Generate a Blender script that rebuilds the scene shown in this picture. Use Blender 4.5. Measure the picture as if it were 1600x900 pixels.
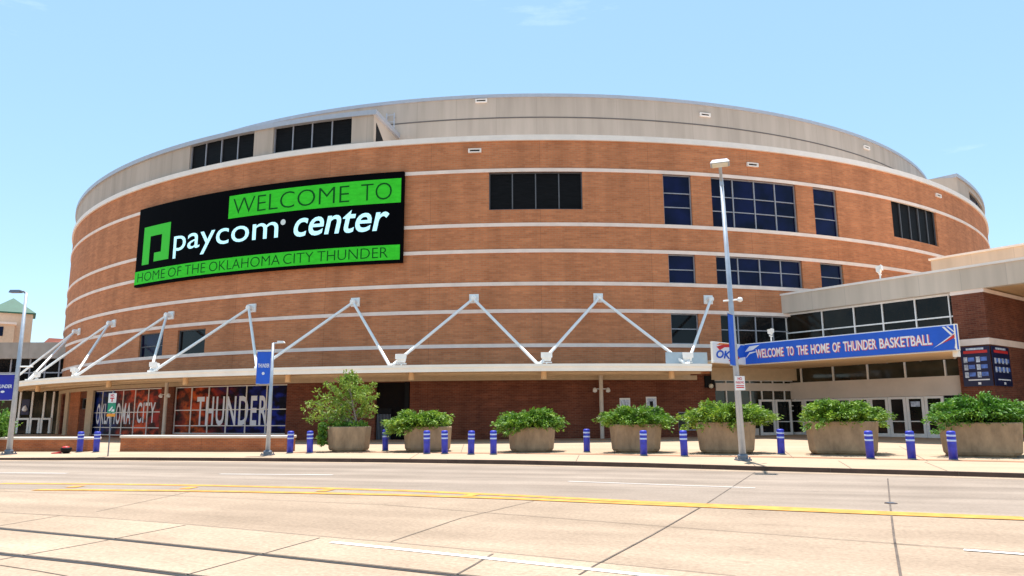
import bpy, bmesh, math, random
from mathutils import Vector, Matrix
import numpy as np

# ------------------------------------------------------------------ clear
for o in list(bpy.data.objects):
    bpy.data.objects.remove(o, do_unlink=True)
SC = bpy.context.scene
COL = SC.collection
R_ = math.radians
PI = math.pi

# ------------------------------------------------------------------ camera
CAMZ = 1.85
FPX, PITCH, ROLL = 1150.0, R_(9.96), R_(-0.3)
cam_d = bpy.data.cameras.new('camera')
cam = bpy.data.objects.new('camera', cam_d)
COL.objects.link(cam)
cam_d.sensor_width = 36.0
cam_d.lens = 36.0 * FPX / 1600.0
cam_d.clip_start = 0.1
cam_d.clip_end = 8000
cam.matrix_world = Matrix.Translation((0, 0, CAMZ)) @ Matrix.Rotation(PI / 2 + PITCH, 4, 'X') @ Matrix.Rotation(ROLL, 4, 'Z')
SC.camera = cam

# ------------------------------------------------------------------ light
SUN_EL, SUN_AZ = R_(77.0), R_(-3.0)          # azimuth measured from +Y (behind the arena) towards +X
world = bpy.data.worlds.new('World')
SC.world = world
world.use_nodes = True
nt = world.node_tree
for n in list(nt.nodes):
    nt.nodes.remove(n)
wo = nt.nodes.new('ShaderNodeOutputWorld')
bg = nt.nodes.new('ShaderNodeBackground')
sky = nt.nodes.new('ShaderNodeTexSky')
sky.sky_type = 'NISHITA'
sky.sun_disc = False
sky.sun_elevation = SUN_EL
sky.sun_rotation = SUN_AZ
sky.altitude = 300
sky.air_density = 1.0
sky.dust_density = 0.35
sky.ozone_density = 1.6
bg.inputs['Strength'].default_value = 0.085
# thin high cloud: a little white laid over the sky by direction
tc = nt.nodes.new('ShaderNodeTexCoord')
mp = nt.nodes.new('ShaderNodeMapping'); mp.inputs['Scale'].default_value = (1.6, 1.6, 7.0); mp.inputs['Location'].default_value = (2.3, 0.4, 0.9)
nz = nt.nodes.new('ShaderNodeTexNoise'); nz.inputs['Scale'].default_value = 2.6; nz.inputs['Detail'].default_value = 7; nz.inputs['Roughness'].default_value = 0.6
rp = nt.nodes.new('ShaderNodeValToRGB')
rp.color_ramp.elements[0].position = 0.65; rp.color_ramp.elements[0].color = (0, 0, 0, 1)
rp.color_ramp.elements[1].position = 0.78; rp.color_ramp.elements[1].color = (1, 1, 1, 1)
mx = nt.nodes.new('ShaderNodeMixRGB'); mx.blend_type = 'MIX'
mul = nt.nodes.new('ShaderNodeMath'); mul.operation = 'MULTIPLY_ADD'; mul.inputs[1].default_value = 0.22; mul.inputs[2].default_value = 0.0
nt.links.new(tc.outputs['Generated'], mp.inputs['Vector'])
nt.links.new(mp.outputs['Vector'], nz.inputs['Vector'])
nt.links.new(nz.outputs['Fac'], rp.inputs['Fac'])
nt.links.new(rp.outputs['Color'], mul.inputs[0])
nt.links.new(mul.outputs[0], mx.inputs['Fac'])
hz = nt.nodes.new('ShaderNodeMixRGB'); hz.inputs['Fac'].default_value = 0.36       # summer haze: pale cyan
hz.inputs['Color2'].default_value = (3.25, 5.6, 6.8, 1)
nt.links.new(sky.outputs['Color'], hz.inputs['Color1'])
nt.links.new(hz.outputs['Color'], mx.inputs['Color1'])
mx.inputs['Color2'].default_value = (6.6, 7.6, 8.0, 1)
nt.links.new(mx.outputs['Color'], bg.inputs['Color'])
nt.links.new(bg.outputs[0], wo.inputs['Surface'])

sun_d = bpy.data.lights.new('sun', 'SUN')
sun_d.energy = 3.6
sun_d.angle = R_(0.53)
sun_d.color = (1.0, 0.955, 0.91)
sun = bpy.data.objects.new('sun', sun_d)
COL.objects.link(sun)
sdir = Vector((math.sin(SUN_AZ) * math.cos(SUN_EL), math.cos(SUN_AZ) * math.cos(SUN_EL), math.sin(SUN_EL)))
sun.rotation_euler = (-sdir).to_track_quat('-Z', 'Y').to_euler()
sun.location = (0, 0, 60)

SC.render.engine = 'CYCLES'
SC.view_settings.view_transform = 'Standard'
SC.view_settings.look = 'None'
SC.view_settings.exposure = 1.22
SC.view_settings.gamma = 1.0
SC.view_settings.use_curve_mapping = False
SC.render.resolution_x = 1024
SC.render.resolution_y = 576
SC.cycles.max_bounces = 6

# ------------------------------------------------------------------ survey: photo pixel -> point in the place
def ray(px, py):
    a, b = px - 800.0, 450.0 - py
    c, s = math.cos(ROLL), math.sin(ROLL)
    a, b = c * a - s * b, s * a + c * b
    return Vector((a, FPX * math.cos(PITCH) - b * math.sin(PITCH), FPX * math.sin(PITCH) + b * math.cos(PITCH)))

DD = 108.2
CX, CY = DD * math.sin(R_(1.07)), DD * math.cos(R_(1.07))
RW = 58.21                       # brick drum radius
RU = 53.3                        # upper drum radius

def drum(px, py, R=RW):
    """angle (rad) round the arena and height of the point of the drum seen at a pixel"""
    d = ray(px, py)
    A = d.x * d.x + d.y * d.y
    B = -(d.x * CX + d.y * CY)
    disc = max(0.0, B * B - A * (CX * CX + CY * CY - R * R))
    t = (-B - math.sqrt(disc)) / A
    return math.atan2(d.x * t - CX, CY - d.y * t), d.z * t + CAMZ

def P(phi, z, r):
    return (CX + r * math.sin(phi), CY - r * math.cos(phi), z)

def on_z(px, py, z):
    d = ray(px, py); t = (z - CAMZ) / d.z
    return Vector((d.x * t, d.y * t, z))

def on_y(px, py, y):
    d = ray(px, py); t = y / d.y
    return Vector((d.x * t, y, d.z * t + CAMZ))

KS = 0.014
def gz(x, y):
    return 0.13 + KS * (y - 28 + 0.39 * x) / 1.073

def on_plaza(px, py):
    d = ray(px, py)
    t = (0.13 - KS * 28 / 1.073 - CAMZ) / (d.z - KS * (d.y + 0.39 * d.x) / 1.073)
    p = d * t
    return Vector((p.x, p.y, p.z + CAMZ))

# entrance hall frame: s along the front, o out towards the street, z up
_a = drum(1220, 462)
W0 = Vector(P(_a[0], 0, RW)).to_2d()
WU = Vector((0.601, -0.7992)); WN = Vector((-0.7992, -0.601))
def W(s, o, z):
    p = W0 + s * WU + o * WN
    return (p.x, p.y, z)
def wing(px, py, o):
    d = ray(px, py)
    q = W0 + o * WN
    t = q.dot(WN) / (d.x * WN.x + d.y * WN.y)
    p = d * t
    return (Vector((p.x, p.y)) - W0).dot(WU), p.z + CAMZ

# ------------------------------------------------------------------ materials
def new_mat(name):
    m = bpy.data.materials.new(name)
    m.use_nodes = True
    return m, m.node_tree, m.node_tree.nodes['Principled BSDF']

def lk(t, a, b): t.links.new(a, b)

def mat(name, col, rough=0.6, metal=0.0, var=0.12, scale=3.0, bump=0.0, spec=0.5, stretch=None, emit=0.0):
    """plain material with a little uneven tone"""
    m, t, b = new_mat(name)
    tcn = t.nodes.new('ShaderNodeTexCoord')
    mpn = t.nodes.new('ShaderNodeMapping')
    if stretch: mpn.inputs['Scale'].default_value = stretch
    n = t.nodes.new('ShaderNodeTexNoise'); n.inputs['Scale'].default_value = scale; n.inputs['Detail'].default_value = 6; n.inputs['Roughness'].default_value = 0.62
    r = t.nodes.new('ShaderNodeValToRGB')
    lo = [c * (1 - var) for c in col]; hi = [min(1, c * (1 + var)) for c in col]
    r.color_ramp.elements[0].position = 0.3; r.color_ramp.elements[0].color = (*lo, 1)
    r.color_ramp.elements[1].position = 0.7; r.color_ramp.elements[1].color = (*hi, 1)
    lk(t, tcn.outputs['Object'], mpn.inputs[0]); lk(t, mpn.outputs[0], n.inputs['Vector'])
    lk(t, n.outputs['Fac'], r.inputs['Fac']); lk(t, r.outputs['Color'], b.inputs['Base Color'])
    b.inputs['Roughness'].default_value = rough; b.inputs['Metallic'].default_value = metal
    b.inputs['Specular IOR Level'].default_value = spec
    if emit:
        lk(t, r.outputs['Color'], b.inputs['Emission Color']); b.inputs['Emission Strength'].default_value = emit
    if bump:
        bp = t.nodes.new('ShaderNodeBump'); bp.inputs['Strength'].default_value = bump; bp.inputs['Distance'].default_value = 0.02
        n2 = t.nodes.new('ShaderNodeTexNoise'); n2.inputs['Scale'].default_value = scale * 9
        lk(t, mpn.outputs[0], n2.inputs['Vector']); lk(t, n2.outputs['Fac'], bp.inputs['Height']); lk(t, bp.outputs[0], b.inputs['Normal'])
    return m

def brick_mat(name, c1, c2, mortar, coord='UV', var=0.3, bs=1.0):
    m, t, b = new_mat(name)
    tcn = t.nodes.new('ShaderNodeTexCoord')
    br = t.nodes.new('ShaderNodeTexBrick')
    br.inputs['Scale'].default_value = 1.0
    br.inputs['Brick Width'].default_value = 0.42 * bs; br.inputs['Row Height'].default_value = 0.14 * bs
    br.inputs['Mortar Size'].default_value = 0.012 * bs; br.inputs['Bias'].default_value = -0.1
    br.inputs['Color1'].default_value = (*c1, 1); br.inputs['Color2'].default_value = (*c2, 1); br.inputs['Mortar'].default_value = (*mortar, 1)
    src = tcn.outputs[coord]
    lk(t, src, br.inputs['Vector'])
    # batches of brick laid in bands, and weather stains running down
    mp1 = t.nodes.new('ShaderNodeMapping'); mp1.inputs['Scale'].default_value = (0.42, 3.0, 1)
    n1 = t.nodes.new('ShaderNodeTexNoise'); n1.inputs['Scale'].default_value = 1.0; n1.inputs['Detail'].default_value = 8; n1.inputs['Roughness'].default_value = 0.7
    mp2 = t.nodes.new('ShaderNodeMapping'); mp2.inputs['Scale'].default_value = (0.8, 0.07, 1)
    n2 = t.nodes.new('ShaderNodeTexNoise'); n2.inputs['Scale'].default_value = 1.0; n2.inputs['Detail'].default_value = 5
    lk(t, src, mp1.inputs[0]); lk(t, mp1.outputs[0], n1.inputs['Vector'])
    lk(t, src, mp2.inputs[0]); lk(t, mp2.outputs[0], n2.inputs['Vector'])
    def ramp(f, lo, hi, p0=0.3, p1=0.7):
        r = t.nodes.new('ShaderNodeValToRGB')
        r.color_ramp.elements[0].position = p0; r.color_ramp.elements[0].color = (*lo, 1)
        r.color_ramp.elements[1].position = p1; r.color_ramp.elements[1].color = (*hi, 1)
        lk(t, f, r.inputs['Fac']); return r.outputs['Color']
    def mulc(a, bb):
        x = t.nodes.new('ShaderNodeMixRGB'); x.blend_type = 'MULTIPLY'; x.inputs['Fac'].default_value = 1
        lk(t, a, x.inputs['Color1']); lk(t, bb, x.inputs['Color2']); return x.outputs['Color']
    k = var
    c = mulc(br.outputs['Color'], ramp(n1.outputs['Fac'], (1 - k, 1 - k * 1.1, 1 - k * 1.1), (1 + k * .55, 1 + k * .55, 1 + k * .5)))
    c = mulc(c, ramp(n2.outputs['Fac'], (1 - k * .75, 1 - k * .8, 1 - k * .8), (1.06, 1.06, 1.06), 0.33, 0.6))
    sp = t.nodes.new('ShaderNodeSeparateXYZ'); lk(t, src, sp.inputs[0])
    fr = t.nodes.new('ShaderNodeMath'); fr.operation = 'PINGPONG'; fr.inputs[1].default_value = 3.9; lk(t, sp.outputs[0], fr.inputs[0])
    c = mulc(c, ramp(fr.outputs[0], (0.74, 0.72, 0.72), (1, 1, 1), 0.012, 0.022))
    lk(t, c, b.inputs['Base Color'])
    b.inputs['Roughness'].default_value = 0.88
    b.inputs['Specular IOR Level'].default_value = 0.25
    bp = t.nodes.new('ShaderNodeBump'); bp.inputs['Strength'].default_value = 0.35; bp.inputs['Distance'].default_value = 0.02; bp.invert = True
    lk(t, br.outputs['Fac'], bp.inputs['Height']); lk(t, bp.outputs[0], b.inputs['Normal'])
    return m

def panel_mat(name, col, pw, ph, seam=0.55, coord='UV', stain=0.14):
    """precast / metal panels with joints and faint runs of dirt"""
    m, t, b = new_mat(name)
    tcn = t.nodes.new('ShaderNodeTexCoord'); src = tcn.outputs[coord]
    br = t.nodes.new('ShaderNodeTexBrick'); br.offset = 0.0
    br.inputs['Scale'].default_value = 1.0; br.inputs['Brick Width'].default_value = pw; br.inputs['Row Height'].default_value = ph
    br.inputs['Mortar Size'].default_value = 0.018; br.inputs['Mortar Smooth'].default_value = 0.2
    br.inputs['Color1'].default_value = (*[c * 0.94 for c in col], 1); br.inputs['Color2'].default_value = (*[c * 1.05 for c in col], 1)
    br.inputs['Mortar'].default_value = (*[c * seam for c in col], 1)
    lk(t, src, br.inputs['Vector'])
    mp2 = t.nodes.new('ShaderNodeMapping'); mp2.inputs['Scale'].default_value = (1.3, 0.12, 1)
    n2 = t.nodes.new('ShaderNodeTexNoise'); n2.inputs['Scale'].default_value = 1.0; n2.inputs['Detail'].default_value = 7
    lk(t, src, mp2.inputs[0]); lk(t, mp2.outputs[0], n2.inputs['Vector'])
    r = t.nodes.new('ShaderNodeValToRGB')
    r.color_ramp.elements[0].position = 0.3; r.color_ramp.elements[0].color = (1 - stain, 1 - stain, 1 - stain * 1.1, 1)
    r.color_ramp.elements[1].position = 0.65; r.color_ramp.elements[1].color = (1.05, 1.05, 1.05, 1)
    lk(t, n2.outputs['Fac'], r.inputs['Fac'])
    x = t.nodes.new('ShaderNodeMixRGB'); x.blend_type = 'MULTIPLY'; x.inputs['Fac'].default_value = 1
    lk(t, br.outputs['Color'], x.inputs['Color1']); lk(t, r.outputs['Color'], x.inputs['Color2'])
    lk(t, x.outputs['Color'], b.inputs['Base Color'])
    b.inputs['Roughness'].default_value = 0.75; b.inputs['Specular IOR Level'].default_value = 0.3
    return m

def glass_mat(name, col, rough=0.06, spec=0.5, streak=0.0):
    m, t, b = new_mat(name)
    tcn = t.nodes.new('ShaderNodeTexCoord')
    n = t.nodes.new('ShaderNodeTexNoise'); n.inputs['Scale'].default_value = 0.55; n.inputs['Detail'].default_value = 3
    r = t.nodes.new('ShaderNodeValToRGB')
    r.color_ramp.elements[0].position = 0.35; r.color_ramp.elements[0].color = (*[c * 0.4 for c in col], 1)
    r.color_ramp.elements[1].position = 0.7; r.color_ramp.elements[1].color = (*[c * 1.5 for c in col], 1)
    lk(t, tcn.outputs['Object'], n.inputs['Vector']); lk(t, n.outputs['Fac'], r.inputs['Fac']); lk(t, r.outputs['Color'], b.inputs['Base Color'])
    b.inputs['Roughness'].default_value = rough; b.inputs['Specular IOR Level'].default_value = spec
    bp = t.nodes.new('ShaderNodeBump'); bp.inputs['Strength'].default_value = 0.06; bp.inputs['Distance'].default_value = 0.05
    n3 = t.nodes.new('ShaderNodeTexNoise'); n3.inputs['Scale'].default_value = 0.8; n3.inputs['Detail'].default_value = 2
    lk(t, tcn.outputs['Object'], n3.inputs['Vector']); lk(t, n3.outputs['Fac'], bp.inputs['Height']); lk(t, bp.outputs[0], b.inputs['Normal'])
    return m

def concrete_mat(name, col, ang=0.0, streak=0.12, blot=0.15, speck=0.12, rough=0.9):
    """road / paving concrete: long wheel streaks, blotches, fine grain, patches of stain"""
    m, t, b = new_mat(name)
    tcn = t.nodes.new('ShaderNodeTexCoord')
    rot = t.nodes.new('ShaderNodeMapping'); rot.inputs['Rotation'].default_value = (0, 0, ang)
    lk(t, tcn.outputs['Object'], rot.inputs[0])
    last = None
    def layer(scale, sc3, lo, hi, detail=6, p0=0.3, p1=0.7):
        nonlocal last
        mpn = t.nodes.new('ShaderNodeMapping'); mpn.inputs['Scale'].default_value = sc3
        n = t.nodes.new('ShaderNodeTexNoise'); n.inputs['Scale'].default_value = scale; n.inputs['Detail'].default_value = detail; n.inputs['Roughness'].default_value = 0.65
        r = t.nodes.new('ShaderNodeValToRGB')
        r.color_ramp.elements[0].position = p0; r.color_ramp.elements[0].color = (lo, lo * 0.99, lo * 0.98, 1)
        r.color_ramp.elements[1].position = p1; r.color_ramp.elements[1].color = (hi, hi, hi, 1)
        lk(t, rot.outputs[0], mpn.inputs[0]); lk(t, mpn.outputs[0], n.inputs['Vector']); lk(t, n.outputs['Fac'], r.inputs['Fac'])
        if last is None:
            last = r.outputs['Color']; return
        x = t.nodes.new('ShaderNodeMixRGB'); x.blend_type = 'MULTIPLY'; x.inputs['Fac'].default_value = 1
        lk(t, last, x.inputs['Color1']); lk(t, r.outputs['Color'], x.inputs['Color2']); last = x.outputs['Color']
    layer(1.0, (0.03, 0.75, 1), 1 - streak, 1 + streak * .5)
    layer(0.35, (1, 1, 1), 1 - blot, 1 + blot * .5, 8)
    layer(14.0, (1, 1, 1), 1 - speck, 1 + speck * .6, 3)
    layer(1.7, (0.5, 1, 1), 1 - blot * 1.3, 1.0, 9, 0.26, 0.38)
    layer(3.6, (1, 1, 1), 1 - blot * 2.2, 1.0, 12, 0.27, 0.33)
    layer(0.16, (0.4, 1, 1), 1 - blot * .8, 1.02, 4, 0.35, 0.6)
    x = t.nodes.new('ShaderNodeMixRGB'); x.blend_type = 'MULTIPLY'; x.inputs['Fac'].default_value = 1
    x.inputs['Color1'].default_value = (*col, 1); lk(t, last, x.inputs['Color2'])
    lk(t, x.outputs['Color'], b.inputs['Base Color'])
    b.inputs['Roughness'].default_value = rough; b.inputs['Specular IOR Level'].default_value = 0.2
    bp = t.nodes.new('ShaderNodeBump'); bp.inputs['Strength'].default_value = 0.25; bp.inputs['Distance'].default_value = 0.01
    n4 = t.nodes.new('ShaderNodeTexNoise'); n4.inputs['Scale'].default_value = 40
    lk(t, tcn.outputs['Object'], n4.inputs['Vector']); lk(t, n4.outputs['Fac'], bp.inputs['Height']); lk(t, bp.outputs[0], b.inputs['Normal'])
    return m

def leaf_mat(name, a, b_, c):
    m, t, b = new_mat(name)
    tcn = t.nodes.new('ShaderNodeTexCoord')
    n = t.nodes.new('ShaderNodeTexNoise'); n.inputs['Scale'].default_value = 3.2; n.inputs['Detail'].default_value = 5; n.inputs['Roughness'].default_value = 0.7
    r = t.nodes.new('ShaderNodeValToRGB')
    r.color_ramp.elements[0].position = 0.3; r.color_ramp.elements[0].color = (*a, 1)
    r.color_ramp.elements[1].position = 0.72; r.color_ramp.elements[1].color = (*c, 1)
    e = r.color_ramp.elements.new(0.52); e.color = (*b_, 1)
    lk(t, tcn.outputs['Object'], n.inputs['Vector']); lk(t, n.outputs['Fac'], r.inputs['Fac'])
    oi = t.nodes.new('ShaderNodeObjectInfo'); hs_ = t.nodes.new('ShaderNodeHueSaturation')
    mr = t.nodes.new('ShaderNodeMapRange'); mr.inputs[3].default_value = 0.475; mr.inputs[4].default_value = 0.515; lk(t, oi.outputs['Random'], mr.inputs[0]); lk(t, mr.outputs[0], hs_.inputs['Hue'])
    mr2 = t.nodes.new('ShaderNodeMapRange'); mr2.inputs[3].default_value = 1.12; mr2.inputs[4].default_value = 0.82; lk(t, oi.outputs['Random'], mr2.inputs[0]); lk(t, mr2.outputs[0], hs_.inputs['Value'])
    lk(t, r.outputs['Color'], hs_.inputs['Color'])
    r = hs_
    lk(t, r.outputs['Color'], b.inputs['Base Color'])
    b.inputs['Roughness'].default_value = 0.55
    tr = t.nodes.new('ShaderNodeBsdfTranslucent'); lk(t, r.outputs['Color'], tr.inputs['Color'])
    ms = t.nodes.new('ShaderNodeMixShader'); ms.inputs['Fac'].default_value = 0.25
    lk(t, b.outputs[0], ms.inputs[1]); lk(t, tr.outputs[0], ms.inputs[2])
    lk(t, ms.outputs[0], t.nodes['Material Output'].inputs['Surface'])
    return m

def wrap_mat(name, stops, seed):
    """printed window graphic: soft shapes of navy, red and orange"""
    m, t, b = new_mat(name)
    tcn = t.nodes.new('ShaderNodeTexCoord')
    sep = t.nodes.new('ShaderNodeSeparateXYZ'); lk(t, tcn.outputs['UV'], sep.inputs[0])
    n = t.nodes.new('ShaderNodeTexNoise'); n.inputs['Scale'].default_value = 1.1; n.inputs['Detail'].default_value = 6; n.inputs['Roughness'].default_value = 0.65
    mpn = t.nodes.new('ShaderNodeMapping'); mpn.inputs['Location'].default_value = (seed, seed * .7, 0); mpn.inputs['Scale'].default_value = (5, 2.2, 1)
    lk(t, tcn.outputs['UV'], mpn.inputs[0]); lk(t, mpn.outputs[0], n.inputs['Vector'])
    ma = t.nodes.new('ShaderNodeMath'); ma.operation = 'MULTIPLY_ADD'; ma.inputs[1].default_value = 0.9; ma.inputs[2].default_value = -0.45
    lk(t, n.outputs['Fac'], ma.inputs[0])
    ad = t.nodes.new('ShaderNodeMath'); ad.operation = 'ADD'; lk(t, sep.outputs[0], ad.inputs[0]); lk(t, ma.outputs[0], ad.inputs[1])
    r = t.nodes.new('ShaderNodeValToRGB')
    while len(r.color_ramp.elements) > 1: r.color_ramp.elements.remove(r.color_ramp.elements[-1])
    r.color_ramp.elements[0].position = stops[0][0]; r.color_ramp.elements[0].color = (*stops[0][1], 1)
    for p, c in stops[1:]:
        e = r.color_ramp.elements.new(p); e.color = (*c, 1)
    lk(t, ad.outputs[0], r.inputs['Fac'])
    n2 = t.nodes.new('ShaderNodeTexNoise'); n2.inputs['Scale'].default_value = 2.5; n2.inputs['Detail'].default_value = 8
    lk(t, mpn.outputs[0], n2.inputs['Vector'])
    r2 = t.nodes.new('ShaderNodeValToRGB'); r2.color_ramp.elements[0].position = 0.43; r2.color_ramp.elements[0].color = (.10, .10, .12, 1); r2.color_ramp.elements[1].position = 0.6; r2.color_ramp.elements[1].color = (1, 1, 1, 1)
    lk(t, n2.outputs['Fac'], r2.inputs['Fac'])
    x = t.nodes.new('ShaderNodeMixRGB'); x.blend_type = 'MULTIPLY'; x.inputs['Fac'].default_value = 1
    lk(t, r.outputs['Color'], x.inputs['Color1']); lk(t, r2.outputs['Color'], x.inputs['Color2']); lk(t, x.outputs['Color'], b.inputs['Base Color'])
    b.inputs['Roughness'].default_value = 0.45; b.inputs['Specular IOR Level'].default_value = 0.12
    return m

M = {}
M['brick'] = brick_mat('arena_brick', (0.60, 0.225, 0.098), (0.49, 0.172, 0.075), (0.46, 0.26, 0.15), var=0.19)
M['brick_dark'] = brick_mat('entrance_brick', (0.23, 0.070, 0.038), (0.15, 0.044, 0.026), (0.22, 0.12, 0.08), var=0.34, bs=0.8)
M['brick_low'] = brick_mat('garden_brick', (0.50, 0.155, 0.055), (0.36, 0.11, 0.045), (0.40, 0.24, 0.15), var=0.25, bs=0.6)
M['stone'] = mat('pale_stone', (0.86, 0.70, 0.61), 0.8, var=0.10, scale=0.9)
M['cornice'] = mat('pale_cornice', (0.86, 0.77, 0.70), 0.6, var=0.06, scale=1.2)
M['precast'] = panel_mat('beige_panels', (0.50, 0.405, 0.335), 3.2, 3.55, 0.82)
M['precast_flat'] = panel_mat('beige_fascia_panels', (0.64, 0.525, 0.425), 2.4, 30.0, 0.8)
M['seam'] = mat('panel_seam', (0.14, 0.12, 0.11), 0.8)
M['trim'] = mat('grey_metal_trim', (0.46, 0.46, 0.50), 0.45, 0.3, var=0.06)
M['roof'] = mat('roof_membrane', (0.45, 0.43, 0.41), 0.9)
M['white'] = mat('white_paint', (0.88, 0.86, 0.83), 0.4, var=0.06, scale=2)
M['fascia'] = mat('canopy_white', (0.93, 0.88, 0.80), 0.5, var=0.05, scale=0.8)
M['soffit'] = mat('canopy_soffit', (0.74, 0.50, 0.28), 0.8, var=0.08, scale=0.6)
M['soffit_trim'] = mat('canopy_soffit_trim', (0.55, 0.42, 0.28), 0.7, var=0.1)
M['strut'] = mat('strut_white', (0.90, 0.885, 0.86), 0.35, var=0.04)
M['navy_glass'] = glass_mat('navy_glass', (0.004, 0.006, 0.040), 0.10, 0.16)
M['dark_glass'] = glass_mat('dark_glass', (0.008, 0.008, 0.009), 0.07, 0.22)
M['louvre'] = mat('black_louvre', (0.006, 0.006, 0.007), 0.6, var=0.5, scale=1.5, stretch=(1, 1, 9), spec=0.10)
M['brown_glass'] = glass_mat('brown_glass', (0.040, 0.034, 0.020), 0.05, 0.45)
M['clerestory'] = glass_mat('clerestory_glass', (0.016, 0.012, 0.008), 0.05, 0.20)
M['mullion'] = mat('mullion', (0.34, 0.33, 0.36), 0.45, 0.2)
M['mullion_dark'] = mat('dark_mullion', (0.10, 0.10, 0.11), 0.5)
M['alu'] = mat('aluminium_frame', (0.84, 0.80, 0.77), 0.45, 0.1, var=0.08)
M['door_band'] = mat('door_head_panel', (0.66, 0.57, 0.50), 0.6, var=0.08, scale=0.8)
M['black'] = mat('black_metal', (0.008, 0.008, 0.009), 0.6, spec=0.15)
M['screen_black'] = mat('screen_black', (0.002, 0.002, 0.003), 0.7, spec=0.03)
M['dark_void'] = mat('dark_paint', (0.010, 0.008, 0.008), 0.85, spec=0.1)
M['galv'] = mat('galvanised_steel', (0.42, 0.46, 0.52), 0.45, 0.35, var=0.12, scale=4)
M['dark_steel'] = mat('dark_steel', (0.16, 0.18, 0.22), 0.5, 0.4)
M['blue'] = mat('bollard_blue', (0.028, 0.042, 0.46), 0.5, var=0.30, scale=5)
M['band'] = mat('reflective_band', (0.52, 0.62, 0.95), 0.35)
M['banner_blue'] = mat('banner_blue', (0.010, 0.105, 0.62), 0.55, var=0.08, scale=1.2)
M['banner_navy'] = mat('banner_navy', (0.010, 0.018, 0.36), 0.55, var=0.12, scale=1.5)
M['banner_white'] = mat('banner_white', (0.85, 0.85, 0.88), 0.5, var=0.03)
M['red'] = mat('banner_red', (0.62, 0.03, 0.03), 0.5)
M['orange'] = mat('banner_orange', (0.85, 0.25, 0.03), 0.5)
M['pinkwhite'] = mat('banner_letter_white', (0.88, 0.86, 0.88), 0.5, var=0.02)
M['letter_red'] = mat('banner_letter_edge', (0.75, 0.12, 0.14), 0.5)
M['wrap_letter'] = mat('window_letter', (0.80, 0.82, 0.90), 0.5, var=0.10, scale=0.7)
M['wrap_a'] = wrap_mat('window_print_blue_red', [(0.0, (.012, .05, .42)), (0.36, (.006, .012, .10)), (0.46, (.22, .018, .015)), (0.72, (.80, .10, .02)), (1.0, (.40, .022, .015))], 3.1)
M['wrap_b'] = wrap_mat('window_print_red_blue', [(0.0, (.22, .018, .012)), (0.16, (.75, .13, .02)), (0.34, (.42, .035, .012)), (0.50, (.06, .008, .03)), (0.60, (.007, .012, .15)), (0.92, (.010, .026, .30)), (1.0, (.006, .008, .03))], 7.7)
M['green_led'] = mat('led_green', (0.030, 0.42, 0.020), 0.6, var=0.14, scale=0.9, stretch=(2, 2, 6), emit=0.17, spec=0.1)
M['logo_led'] = mat('led_logo_green', (0.04, 0.40, 0.035), 0.6, var=0.04, emit=0.17, spec=0.1)
M['white_led'] = mat('led_white', (0.50, 0.88, 0.98), 0.6, var=0.02, emit=0.25)
M['dim_led'] = mat('led_grey', (0.40, 0.45, 0.45), 0.6, var=0.02, emit=0.25)
M['led_dark'] = mat('led_dark_letter', (0.004, 0.085, 0.012), 0.6, spec=0.1)
M['planter'] = mat('exposed_aggregate', (0.345, 0.235, 0.140), 0.9, var=0.32, scale=2.6, bump=0.5, stretch=(1, 1, 0.45))
M['soil'] = mat('soil', (0.035, 0.025, 0.018), 0.95)
M['juniper'] = leaf_mat('juniper_leaf', (0.028, 0.085, 0.010), (0.125, 0.28, 0.022), (0.46, 0.63, 0.07))
M['tree_leaf'] = leaf_mat('young_tree_leaf', (0.10, 0.20, 0.02), (0.26, 0.38, 0.04), (0.50, 0.52, 0.09))
M['bark'] = mat('pale_bark', (0.34, 0.28, 0.24), 0.9, var=0.25, scale=8)
M['twig'] = mat('brown_twig', (0.09, 0.06, 0.035), 0.9)
M['cap'] = mat('wall_cap_stone', (0.66, 0.57, 0.48), 0.8, var=0.12, scale=2)
M['sign_green'] = mat('sign_green', (0.02, 0.30, 0.17), 0.45)
M['sign_white'] = mat('sign_white', (0.82, 0.80, 0.78), 0.45)
M['sign_red'] = mat('sign_red', (0.62, 0.03, 0.05), 0.45)
M['sign_orange'] = mat('sign_orange', (0.85, 0.32, 0.03), 0.45)
M['poster_navy'] = mat('poster_navy', (0.010, 0.012, 0.055), 0.4)
M['poster_pale'] = mat('poster_pale', (0.52, 0.58, 0.80), 0.5, var=0.5, scale=6)
M['poster_blue'] = mat('poster_blue', (0.10, 0.20, 0.60), 0.5, var=0.4, scale=5)
M['frosted'] = mat('frosted_rail', (0.36, 0.44, 0.50), 0.25, var=0.15, scale=0.8)
M['tan_wall'] = mat('tan_stucco', (0.66, 0.47, 0.33), 0.85, var=0.08)
M['green_roof'] = mat('green_copper_roof', (0.022, 0.105, 0.065), 0.7, var=0.15, scale=0.8)
M['red_roof'] = mat('red_tile', (0.22, 0.05, 0.025), 0.8)
M['annex'] = panel_mat('annex_fascia', (0.36, 0.31, 0.275), 3.0, 9.0, 0.8, coord='Object')
M['lens'] = mat('lamp_lens', (0.72, 0.68, 0.55), 0.3)
road_ang = R_(21)
M['road'] = concrete_mat('road_concrete', (0.40, 0.302, 0.218), road_ang, 0.16, 0.20, 0.22)
M['far_lane'] = concrete_mat('worn_lane_concrete', (0.325, 0.262, 0.210), R_(16), 0.30, 0.15, 0.14)
M['track'] = concrete_mat('track_slab_concrete', (0.45, 0.34, 0.245), R_(30), 0.10, 0.20, 0.22)
M['plaza'] = concrete_mat('plaza_concrete', (0.46, 0.345, 0.24), 0.3, 0.05, 0.10, 0.08)
M['pavers'] = concrete_mat('red_pavers', (0.40, 0.215, 0.13), 0.3, 0.08, 0.12, 0.10)
M['kerb'] = mat('kerb_concrete', (0.085, 0.05, 0.036), 0.9, var=0.3, scale=1.5)  # near-black base colour carries the shade of the kerb's road-side face
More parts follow.
